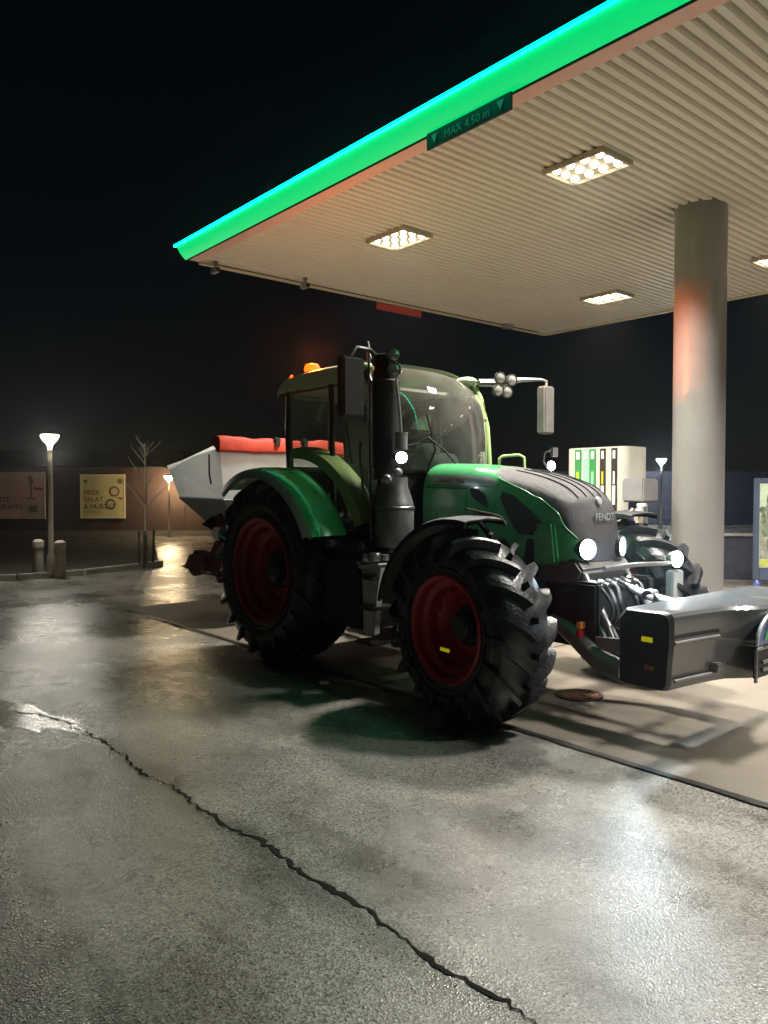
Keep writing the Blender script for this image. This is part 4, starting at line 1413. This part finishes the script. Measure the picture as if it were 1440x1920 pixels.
# ================================================================== FRONT WEIGHT
fw = thing('front_weight', 'heavy grey ballast block hung on the front of the tractor', 'ballast weight', (-2.6, YC, 0.45))
# plan outline, half: from the near end to the middle
zt, zb = 0.985, 0.50
def plan(side_x, nose):
    """x of the front face for a given distance from the near end"""
    return None
rows_ = []
ysamp = [4.36, 4.383, 4.52, 4.68, 4.84, 4.95, 5.02, 5.10, 5.18, YC]
frontx = [-2.435, -2.415, -2.405, -2.385, -2.36, -2.335, -2.29, -2.235, -2.205, -2.20]
full = [(y, x) for y, x in zip(ysamp, frontx)] + [(2 * YC - y, x) for y, x in list(zip(ysamp, frontx))[-2::-1]]
def wsec(y, xf):
    d = min(1.0, (min(y, 2 * YC - y) - 4.36) / 0.023)
    xb = -2.80 + 0.02 * (1 - d)
    tz = zt - 0.012 * (1 - d)
    nose = max(0, (xf + 2.33) / 0.13)
    return [(xb, y, zb + 0.02), (xb, y, tz - 0.06), (xb + 0.05, y, tz), (xf - 0.07, y, tz + 0.004), (xf - 0.022, y, tz - 0.004), (xf - 0.004, y, tz - 0.025), (xf, y, tz - 0.06),
            (xf, y, zt - 0.2), (xf - 0.012 - 0.01 * nose, y, zb + 0.16), (xf - 0.018, y, zb + 0.04), (xf - 0.04, y, zb), (xb + 0.04, y, zb), (xb, y, zb + 0.02)]
secs = [wsec(y, x) for y, x in full]
wm = MB().grid(secs)
wo = wm.build('body', M['weight'], fw, merge=0.0005, angle=28)
for sg in (0, -1):
    s = secs[sg]
    yy = s[0][1]
    yo = yy - 0.004 if sg == 0 else yy + 0.004
    m = MB()
    m.add([(p[0], yy, p[2]) for p in s[:-1]] + [(p[0], yo, p[2]) for p in s[:-1]], [])
    n = len(s) - 1
    m.f = [tuple(range(n)), tuple(range(2 * n - 1, n - 1, -1))] + [(i, n + i, n + (i + 1) % n, (i + 1) % n) for i in range(n)]
    m.build('end_plate', M['weight_dark'], fw, smooth=False)
# ribs along the front
for z_, xo in ((0.80, 0.0), (0.565, 0.0)):
    m = MB()
    m.tube([(x + 0.004, y, z_ + 0.0) for y, x in full[1:5]], 0.011, 8)
    m.build('front_rib', M['alu'], fw)
m = MB()
m.grid([[(x + 0.003, y, z_) for y, x in full[1:5]] for z_ in (0.825, 0.85)])
m.build('groove_shade', M['black'], fw)  # flat black strip on the face, painting the shade of a deep recess
MB().box(-2.62, -2.545, 4.348, 4.356, 0.79, 0.822).build('side_reflector', M['reflector'], fw, bevel=0.002)
MB().box(-2.6, -2.53, 4.349, 4.356, 0.615, 0.645).build('dull_reflector', M['food_brown'], fw, bevel=0.002)
# arched badge with lettering on the nose
bdm = MB()
pts_o = []
for k in range(17):
    a = math.pi * k / 16
    pts_o.append((YC - 0.27 * math.cos(a), 0.735 + 0.20 * math.sin(a)))
bdm.prism(pts_o, 'x', -2.205, -2.185)
bdo = bdm.build('badge', M['badge_blue'], fw, bevel=0.004)
rimm = MB()
rimm.tube([(-2.186, y, z) for y, z in pts_o], 0.012, 8)
rimm.build('badge_rim', M['silver'], bdo)
MB().text('Agro', (-2.178, YC, 0.765), (0, 1, 0), (0, 0, 1), 0.17, 'CENTER', 0.008, 0.25).build('badge_lettering', M['badge_green'], bdo, smooth=False)
# recess with bars under the badge
rc = MB()
rc.box(-2.216, -2.196, YC - 0.26, YC + 0.26, 0.52, 0.70)
rco = rc.build('front_recess', M['black'], fw, bevel=0.004)
rr_ = MB()
rr_.tube([(-2.19, YC - 0.27, 0.50), (-2.19, YC - 0.27, 0.71), (-2.19, YC - 0.25, 0.715), (-2.19, YC + 0.25, 0.715), (-2.19, YC + 0.27, 0.71), (-2.19, YC + 0.27, 0.50)], 0.012, 8)
for z_ in (0.57, 0.62):
    rr_.tube([(-2.192, YC - 0.18, z_), (-2.192, YC + 0.18, z_)], 0.012, 8)
rr_.build('recess_frame', M['steel'], rco)
MB().box(-2.39, -2.335, 4.78, 4.86, 0.575, 0.63).build('tow_lug', M['steel'], fw, bevel=0.008)
MB().box(-2.86, -2.8, YC - 0.5, YC + 0.5, 0.42, 0.62).build('hitch_plate', M['weight_dark'], fw, bevel=0.01)

# ================================================================== SPREADER BEHIND THE TRACTOR
sp = thing('salt_spreader', 'pale grey hopper spreader with rolled red tarp mounted behind the tractor', 'spreader', (-9.0, YC, 0.3))
SX0, SX1, SY0, SY1 = -9.95, -8.36, 4.46, 6.3
up = MB()
tl = [(SX0, SY0 + 0.04, 2.08), (SX1, SY0, 2.26), (SX1, SY1, 2.26), (SX0, SY1 - 0.04, 2.08)]
bl_ = [(SX0 + 0.12, SY0 + 0.16, 1.66), (SX1 - 0.02, SY0 + 0.06, 1.64), (SX1 - 0.02, SY1 - 0.06, 1.64), (SX0 + 0.12, SY1 - 0.16, 1.66)]
up.add(tl + bl_, [(0, 1, 5, 4), (1, 2, 6, 5), (2, 3, 7, 6), (3, 0, 4, 7)])
upo = up.build('hopper', M['hopper'], sp, smooth=False)
lo_ = MB()
b2 = [(p[0], p[1], p[2] - 0.006) for p in bl_]
nb = [(-9.0, 4.8, 1.2), (-8.5, 4.78, 1.2), (-8.5, 5.8, 1.2), (-9.0, 5.78, 1.2)]
lo_.add(b2 + nb, [(0, 1, 5, 4), (1, 2, 6, 5), (2, 3, 7, 6), (3, 0, 4, 7), (4, 5, 6, 7)])
lo_.build('hopper_funnel', M['hopper_low'], sp, solid=0.015, smooth=False)
# stiffening strap and corner
MB().tube([(SX1 - 0.28, SY0 - 0.0, 2.19), (SX1 - 0.30, SY0 + 0.01, 1.95), (SX1 - 0.29, SY0 + 0.03, 1.82)], 0.012, 6).build('strap', M['black'], upo)
# rolled tarp along the front edge
tp_ = MB()
trows = []
for k in range(25):
    t = k / 24
    y = SY0 - 0.03 + (SY1 - SY0 + 0.06) * t
    sag = 0.010 * math.sin(t * 17) + 0.006 * math.sin(t * 41)
    ring = []
    for px_, pz_ in ((0.03, 2.20), (0.055, 2.23), (0.06, 2.33), (0.04, 2.385), (-0.03, 2.40), (-0.12, 2.37), (-0.13, 2.29), (-0.06, 2.255), (-0.02, 2.20), (0.03, 2.20)):
        ring.append((SX1 + px_ + sag * 0.6, y, pz_ + sag * (1 if pz_ > 2.3 else 0.4)))
    trows.append(ring)
tp_.grid(trows)
tp_.add(trows[0][:-1], [tuple(range(9))])
tp_.add(trows[-1][:-1], [tuple(range(9))])
tpo = tp_.build('rolled_tarp', M['tarp'], sp)
for y_ in (SY0 + 0.78, SY0 + 1.2):
    MB().box(SX1 - 0.14, SX1 + 0.078, y_ - 0.05, y_ + 0.05, 2.28, 2.415).build('tarp_strap', M['black'], tpo, bevel=0.02)
tc_ = MB()
tc_.add([(SX1 - 0.10, SY0, 2.30), (SX1 - 0.10, SY1, 2.30), (SX0 + 0.1, SY1 - 0.1, 2.1), (SX0 + 0.1, SY0 + 0.1, 2.1)], [(0, 1, 2, 3)])
tc_.build('tarp_cover', M['hopper'], tpo, smooth=False)
fr_ = MB()
fr_.box(-8.62, -8.5, 4.75, 4.85, 0.55, 1.5)
fr_.box(-8.62, -8.5, 5.7, 5.8, 0.55, 1.5)
fr_.box(-8.62, -8.5, 4.85, 5.7, 0.6, 0.72)
fr_.box(-8.62, -8.5, 4.85, 5.7, 1.2, 1.32)
fr_.box(-9.5, -8.62, 4.72, 4.82, 0.62, 0.74)
fr_.box(-9.5, -8.62, 5.73, 5.83, 0.62, 0.74)
fr_.prism([(-9.1, 1.3), (-8.75, 1.42), (-8.65, 1.2), (-8.9, 0.9), (-9.3, 0.95), (-9.5, 0.8), (-9.35, 0.72), (-8.9, 0.7), (-8.62, 0.6), (-8.62, 1.45)], 'y', 4.58, 4.72)
fr_.build('frame', M['spread_red'], sp, bevel=0.015)
for y_ in (4.85, 5.7):
    dk = MB()
    dk.lathe([(0.0, 0.0), (0.3, 0.0), (0.31, 0.03), (0.0, 0.04)], (-9.2, y_, 0.66), (0, 0, 1), 28)
    dk.build('spinner_disc', M['steel'], sp)
ch_ = MB()
ch_.tube([(-8.8, YC, 0.69), (-8.8, YC, 1.25)], 0.06, 12)
ch_.build('drive_shaft', M['dark_metal'], sp)
MB().lathe([(0.0, 0.012), (0.085, 0.01), (0.09, 0.0), (0.0, -0.004)], (-8.63, 4.56, 1.2), (0.4, -1, 0), 24).build('round_marker', M['white'], sp)
MB().prism([(-9.6, 0.72), (-9.42, 0.76), (-9.3, 0.9), (-8.95, 0.92), (-9.0, 0.66), (-9.2, 0.62), (-9.35, 0.7)], 'y', 4.50, 4.58).build('side_guard', M['spread_red'], sp, bevel=0.01)

# ================================================================== DRAIN
dr = thing('drain_cover', 'round iron drain cover in the concrete under the tractor front', 'drain cover', (-3.83, 5.4, 0))
m = MB()
m.lathe([(0.0, 0.018), (0.19, 0.018), (0.2, 0.016), (0.2, 0.007)], (-3.83, 5.4, 0), (0, 0, 1), 36)
m.build('lid', M['iron'], dr)
m = MB()
for i in range(-4, 5):
    for j in range(-4, 5):
        x, y = i * 0.05, j * 0.05 + (0.025 if i % 2 else 0)
        if x * x + y * y < 0.16 ** 2:
            m.lathe([(0.0, 0.0245), (0.013, 0.024), (0.017, 0.0185)], (-3.83 + x, 5.4 + y, 0), (0, 0, 1), 8)
m.build('studs', M['food_brown'], dr)

# ================================================================== STREET LAMPS, BOLLARDS, TREE
def post_lamp(base, h, headr, name, label, head_mat, energy, col, group=None, pole_r=0.05):
    t = thing(name, label, 'street lamp', base, group)
    x, y, z = base
    MB().lathe([(pole_r * 1.6, 0.0), (pole_r * 1.6, 0.35), (pole_r, 0.42), (pole_r * 0.85, h - 0.05), (pole_r * 1.3, h)], base, (0, 0, 1), 16).build('pole', M['pole'], t)
    hd = MB().lathe([(headr * 0.28, h), (headr * 0.75, h + headr * 0.55), (headr, h + headr * 1.0), (headr * 0.95, h + headr * 1.15)], base, (0, 0, 1), 24).build('globe', head_mat, t)
    MB().lathe([(headr * 1.08, h + headr * 1.15), (headr * 1.05, h + headr * 1.25), (headr * 0.5, h + headr * 1.5), (0.0, h + headr * 1.55)], base, (0, 0, 1), 24).build('cap', M['dark_metal'], t)
    if energy:
        lamp('street_lamp_light', 'POINT', (x, y, z + h - 0.12), energy, col, t, size=0.12)
    return t
lb = wp(15.05, -6.58)
post_lamp((lb.x, lb.y, 0.08), 2.55, 0.17, 'street_lamp', 'lit post lamp standing between two bollards on the verge', M['lamp_head'], 270.0, STREET_COL)
wl_ = wp(27.75, -7.82)
post_lamp((wl_.x, wl_.y, 0.0), 2.05, 0.17, 'street_lamp', 'small lit post lamp close to the brick wall beside the spreader', M['lamp_head'], 290.0, (1.0, 0.74, 0.40), pole_r=0.035)
fl = wp(33.6, 12.2)
post_lamp((fl.x, fl.y, 0.0), 2.85, 0.22, 'street_lamp', 'distant lit post lamp between the fuel pump and the column', M['lamp_far'], 650.0, (0.85, 0.9, 1.0))
f2 = wp(70.0, -21.0)
post_lamp((f2.x, f2.y, 0.0), 3.6, 0.22, 'street_lamp', 'tiny far bluish lamp above the low roof beside the young tree', M['lamp_blue'], 0, None)

def make_bollard(p, label):
    t = thing('bollard', label, 'bollard', p, 'bollards at the foot of the post lamp')
    MB().lathe([(0.0, 0.74), (0.07, 0.74), (0.105, 0.71), (0.112, 0.67), (0.112, 0.60), (0.098, 0.585), (0.098, 0.0)], p, (0, 0, 1), 22).build('shaft', M['bollard'], t)
    MB().lathe([(0.0, 0.752), (0.06, 0.751), (0.075, 0.738)], p, (0, 0, 1), 22).build('cap', M['bollard'], t)
a = wp(15.3, -6.95); b = wp(15.0, -6.38)
make_bollard((a.x, a.y, 0.0), 'concrete bollard on the left of the post lamp')
make_bollard((b.x, b.y, 0.0), 'concrete bollard on the right of the post lamp')

# young tree with stakes
tb_ = wp(17.0, -5.32)
yt = thing('young_tree', 'thin bare young tree with a pale trunk between stakes', 'tree', (tb_.x, tb_.y, 0.05))
tk = MB()
tp_pts = [(tb_.x, tb_.y, 0.05), (tb_.x + 0.01, tb_.y, 0.8), (tb_.x - 0.01, tb_.y + 0.02, 1.6), (tb_.x + 0.02, tb_.y, 2.3), (tb_.x, tb_.y, 2.75)]
tk.tube(catmull(tp_pts, 4), [0.036 - 0.0017 * i for i in range(17)], 10)
tk.build('trunk', M['bark'], yt)
cr = MB()
for k in range(16):
    z = random.uniform(1.3, 2.7)
    an = random.uniform(0, 6.28)
    ln = random.uniform(0.25, 0.75) * (1.25 - (z - 1.3) / 2.2)
    p0 = Vector((tb_.x, tb_.y, z))
    d = Vector((math.cos(an), math.sin(an), random.uniform(0.7, 1.3))).normalized()
    p1 = p0 + d * ln * 0.55 + Vector((0, 0, 0.02))
    p2 = p0 + d * ln + Vector((random.uniform(-.06, .06), random.uniform(-.06, .06), 0.06))
    cr.tube([p0, p1, p2], [0.011, 0.007, 0.003], 5)
    for q in range(3):
        b0 = p0.lerp(p2, random.uniform(0.4, 0.95))
        e = Vector((random.uniform(-1, 1), random.uniform(-1, 1), random.uniform(0.2, 1.2))).normalized()
        cr.tube([b0, b0 + e * random.uniform(0.08, 0.22)], [0.004, 0.002], 4)
cr.build('branches', M['bark'], yt)
lab = ['leaning dark wooden stake left of the young tree', 'dark wooden stake in front of the young tree', 'dark wooden stake right of the young tree']
for k, (d, s) in enumerate(((16.8, -5.42), (16.75, -5.29), (17.2, -5.22))):
    p = wp(d, s)
    t = MB()
    t.tube([(p.x, p.y, 0.0), (p.x + 0.01 * k, p.y + 0.015, 0.84)], [0.026, 0.024], 8)
    o = t.build('tree_stake', M['stake'], loc=(p.x, p.y, 0))
    tag(o, lab[k], 'stake', 'stakes round the young tree')

# ================================================================== BRICK BUILDING
def wall_frame(o_loc):
    return None
bd = bpy.data.objects.new('brick_building', None)
scene.collection.objects.link(bd)
bo_ = wp(28.5, -8.0)
bd.location = bo_
bd.rotation_euler = (0, 0, math.atan2(RT.y, RT.x))
tag(bd, 'low dark brick building with two banners behind the verge', 'building')
WLOC[bd.name] = Vector((0, 0, 0))   # local build: x along the wall, -y towards the camera
MB().box(-16, 0.55, 0, 8, 0.0, 2.55).build('wall', M['brick'], bd, smooth=False)
MB().box(0.55, 7.5, 0.02, 8, 0.0, 2.25).build('wall', M['brick'], bd, smooth=False)
pm = MB()
pm.box(-16, 7.5, -0.03, 0.0, 0.0, 0.22)
pm.build('plinth', M['plinth'], bd, smooth=False)
rfm = MB()
rfm.box(-16.3, 0.65, -0.45, 8.3, 2.551, 3.2)
rfm.box(0.66, 7.8, -0.3, 8.3, 2.251, 2.45)
rfm.build('roof', M['eaves'], bd, smooth=False)
gtm = MB()
gtm.tube([(-16.3, -0.5, 2.6), (0.6, -0.5, 2.6)], 0.06, 10)
gtm.build('gutter', M['eaves'], bd)

# banners on the wall (flat printed sheets)
def banner(x0, x1, z0, z1, label, bmat, fn):
    t = bpy.data.objects.new('wall_banner', None)
    scene.collection.objects.link(t)
    t.location = bo_
    t.rotation_euler = bd.rotation_euler
    tag(t, label, 'banner', 'banners on the brick wall')
    WLOC[t.name] = Vector((0, 0, 0))
    sh = MB().box(x0, x1, -0.075, -0.05, z0, z1).build('sheet', bmat, t, smooth=False)
    fm_ = MB()
    fm_.box(x0 - 0.04, x1 + 0.04, -0.09, -0.03, z1, z1 + 0.06)
    fm_.box(x0 - 0.04, x1 + 0.04, -0.09, -0.03, z0 - 0.06, z0)
    fm_.box(x0 - 0.04, x0, -0.085, -0.035, z0, z1)
    fm_.box(x1, x1 + 0.04, -0.085, -0.035, z0, z1)
    fm_.build('frame', M['banner_edge'], t, smooth=False)
    fn(sh, x0, x1, z0, z1)

def letters(sh, lines, x, z, size, step):
    m = MB()
    for k, s in enumerate(lines):
        m.text(s, (x, -0.079, z - k * step), (1, 0, 0), (0, 0, 1), size, 'LEFT', 0.003)
    m.build('lettering', M['ink'], sh, smooth=False)

def print_pink(sh, x0, x1, z0, z1):
    letters(sh, ['BYENS', 'HURTIGSTE', 'MORGENKAFFE'], x0 + 0.14, z0 + 0.82, 0.27, 0.26)
    m = MB()
    m.text('tag en kop med paa vejen', (x0 + 0.14, -0.079, z0 + 0.14), (1, 0, 0), (0, 0, 1), 0.09, 'LEFT', 0.003)
    # pouring hand over a cup, as plain print shapes
    cx = x1 - 0.48
    m.prism([(cx - 0.1, z1 - 0.1), (cx + 0.04, z1 - 0.08), (cx + 0.1, z1 - 0.28), (cx + 0.03, z1 - 0.42), (cx - 0.03, z1 - 0.42)], 'y', -0.079, -0.076)
    m.prism([(cx - 0.03, z1 - 0.42), (cx + 0.03, z1 - 0.42), (cx + 0.03, z1 - 0.9), (cx - 0.02, z1 - 0.9)], 'y', -0.079, -0.076)
    m.prism([(cx + 0.1, z1 - 0.5), (cx + 0.46, z1 - 0.54), (cx + 0.46, z1 - 0.62), (cx + 0.1, z1 - 0.58)], 'y', -0.079, -0.076)
    m.prism([(cx - 0.2, z1 - 0.9), (cx + 0.2, z1 - 0.9), (cx + 0.2, z1 - 0.95), (cx - 0.2, z1 - 0.95)], 'y', -0.079, -0.076)
    m.prism([(cx - 0.1, z1 - 1.2), (cx + 0.22, z1 - 1.18), (cx + 0.2, z1 - 1.42), (cx - 0.08, z1 - 1.44)], 'y', -0.079, -0.077)
    m.build('picture', M['food_brown'], sh, smooth=False)
    m = MB()
    m.prism([(cx - 0.26, z1 - 1.0), (cx + 0.3, z1 - 1.0), (cx + 0.46, z0 + 0.02), (cx - 0.4, z0 + 0.02)], 'y', -0.0765, -0.0755)
    m.build('cup_print', M['food_pale'], sh, smooth=False)

def print_olive(sh, x0, x1, z0, z1):
    letters(sh, ['FRISK', 'SALAT', '& HURTIG'], x0 + 0.1, z0 + 0.82, 0.25, 0.26)
    m = MB()
    m.text('hver dag hele ugen', (x0 + 0.1, -0.079, z0 + 0.16), (1, 0, 0), (0, 0, 1), 0.08, 'LEFT', 0.003)
    m.lathe([(0.07, 0.0), (0.07, 0.004), (0.0, 0.004)], (x0 + 0.16, -0.076, z1 - 0.2), (0, -1, 0), 16)
    m.build('small_print', M['food_green'], sh, smooth=False)
    m = MB()
    cx, cz = x1 - 0.36, z1 - 0.58
    m.lathe([(0.2, 0.0), (0.2, 0.004), (0.13, 0.004), (0.13, 0.0)], (cx, -0.076, cz), (0, -1, 0), 28)
    m.lathe([(0.0, 0.004), (0.1, 0.004), (0.1, 0.0)], (x1 - 0.14, -0.076, z1 - 0.2), (0, -1, 0), 20)
    m.prism([(x1 - 0.34, cz - 0.2), (x1 - 0.05, cz - 0.22), (x1 - 0.05, cz - 0.34)], 'y', -0.079, -0.076)
    m.build('bowl_print', M['food_brown'], sh, smooth=False)
    m = MB()
    m.lathe([(0.2, 0.0), (0.2, 0.004), (0.13, 0.004), (0.13, 0.0)], (cx - 0.14, -0.076, cz - 0.48), (0, -1, 0), 28)
    m.build('bowl_print', M['food_green'], sh, smooth=False)
    m = MB()
    m.lathe([(0.0, 0.003), (0.125, 0.003), (0.125, 0.0)], (cx - 0.14, -0.076, cz - 0.48), (0, -1, 0), 24)
    m.lathe([(0.0, 0.003), (0.125, 0.003), (0.125, 0.0)], (cx, -0.076, cz), (0, -1, 0), 24)
    m.build('bowl_filling', M['food_pale'], sh, smooth=False)
s_of = lambda px: (px - 720) / 1430 * 28.4 + 8.0
banner(s_of(-60), s_of(82), 0.72, 2.34, 'pink banner with dark lettering and a coffee picture, cut off by the left edge', M['banner_pink'], print_pink)
banner(s_of(152), s_of(232), 0.74, 2.26, 'square olive banner with two round bowls on the brick wall', M['banner_olive'], print_olive)

# ================================================================== RIGHT BACKGROUND
# boarded fence far behind the pump and column
ff = thing('board_fence', 'long dark boarded fence far behind the column and fuel pump', 'fence', tuple(wp(36, 18)))
bmf = MB()
for k in range(9):
    z0 = 0.1 + k * 0.28
    p0, p1 = wp(36, -2, z0 + 0.13), wp(36.0, 34, z0 + 0.13)
    c = (p0 + p1) / 2
    bmf.obox(c, RT, F0, (0, 0, 1), (p1 - p0).length / 2, 0.02 + 0.004 * (k % 2), 0.134)
bmf.build('boards', M['fence'], ff, smooth=False)
for k in range(13):
    p = wp(35.94, -1 + k * 2.8, 0)
    MB().obox((p.x, p.y, 1.35), RT, F0, (0, 0, 1), 0.06, 0.035, 1.35).build('fence_post', M['fence'], ff)
km = MB()
for k in range(34):
    p = wp(34.5, -1 + k * 1.02, 0.06)
    km.obox(p, RT, F0, (0, 0, 1), 0.5, 0.1, 0.07 + random.uniform(-0.012, 0.02))
structure(km.build('far_kerb', M['kerb'], bevel=0.02))
# low dark wall behind the column on the right
lw = thing('low_wall', 'low dark wall with pale coping behind the column at the right', 'wall', tuple(wp(14.9, 7.4)))
c = wp(14.9, 9.2, 0.42)
MB().obox(c, RT, F0, (0, 0, 1), 2.9, 0.12, 0.415).build('wall_body', M['fence'], lw)
cm_ = MB()
for k in range(9):
    p = wp(14.9, 6.35 + 0.3 + k * 0.64, 0.862 + random.uniform(-0.008, 0.008))
    cm_.obox(p, RT, F0, (0, 0, 1), 0.315, 0.15, 0.025)
cm_.build('coping', M['kerb'], lw, bevel=0.008)

# advertising stand at the right edge
ad = thing('poster_stand', 'blue framed poster stand with a green plant poster at the right edge', 'poster stand', tuple(wp(13.2, 7.0)))
def adbox(s0, s1, z0, z1, d0, d1):
    m = MB()
    c = wp((d0 + d1) / 2, (s0 + s1) / 2, (z0 + z1) / 2)
    m.obox(c, RT, F0, (0, 0, 1), (s1 - s0) / 2, (d1 - d0) / 2, (z1 - z0) / 2)
    return m
SA = (1414 - 720) / 1430 * 13.2
fr = MB()
for a_ in ((SA, SA + 0.09, 0.18, 1.95), (SA + 1.11, SA + 1.2, 0.18, 1.95), (SA + 0.09, SA + 1.11, 1.86, 1.95), (SA + 0.09, SA + 1.11, 0.18, 0.4)):
    q = adbox(a_[0], a_[1], a_[2], a_[3], 13.17, 13.23)
    fr.add(q.v, q.f)
fr.build('frame', M['frame_blue'], ad, bevel=0.01)
pb = adbox(SA + 0.09, SA + 1.11, 0.4, 1.86, 13.185, 13.215).build('poster', M['poster_sky'], ad, smooth=False)
pg = MB()
for k in range(70):
    s = SA + 0.12 + random.uniform(0, 0.94)
    z = random.uniform(0.62, 1.62)
    w_, h_ = random.uniform(0.03, 0.09), random.uniform(0.04, 0.14)
    c = wp(13.1835 - 0.0001 * k * 0.2, s, z)
    q = [c + RT * (w_ * math.cos(R(60 * i))) + Vector((0, 0, h_ * math.sin(R(60 * i)))) for i in range(6)]
    pg.add(q, [tuple(range(6))])
pg.build('plant_print', M['poster_leaf'], pb, smooth=False)
adbox(SA + 0.1, SA + 1.1, 0.55, 1.3, 13.1838, 13.1848).build('ground_print', M['poster_grey'], pb, smooth=False)
adbox(SA + 0.1, SA + 1.1, 0.42, 0.54, 13.182, 13.1845).build('footer_print', M['poster_yellow'], pb, smooth=False)
for s in (SA + 0.05, SA + 1.15):
    p = wp(13.15, s, 0)
    MB().lathe([(0.0, 0.0), (0.075, 0.0), (0.085, 0.04), (0.075, 0.12), (0.03, 0.18), (0.0, 0.18)], p, (0, 0, 1), 18).build('rubber_foot', M['badge_blue'], ad)

# ================================================================== THIN HAZE ADDED FOR A GLOW ROUND THE LAMPS
hz = bpy.data.materials.new('glow_haze')
hz.use_nodes = True
hnt = hz.node_tree
hnt.nodes.remove(hnt.nodes['Principled BSDF'])
hv = hnt.nodes.new('ShaderNodeVolumePrincipled')
hv.inputs['Color'].default_value = (0.8, 0.85, 0.9, 1)
hv.inputs['Density'].default_value = 0.0011
hv.inputs['Anisotropy'].default_value = 0.85
hnt.links.new(hv.outputs[0], hnt.nodes['Material Output'].inputs['Volume'])
MB().box(-90, 40, -40, 90, -1, 6.2).build('haze', hz, smooth=False)['kind'] = 'stuff'
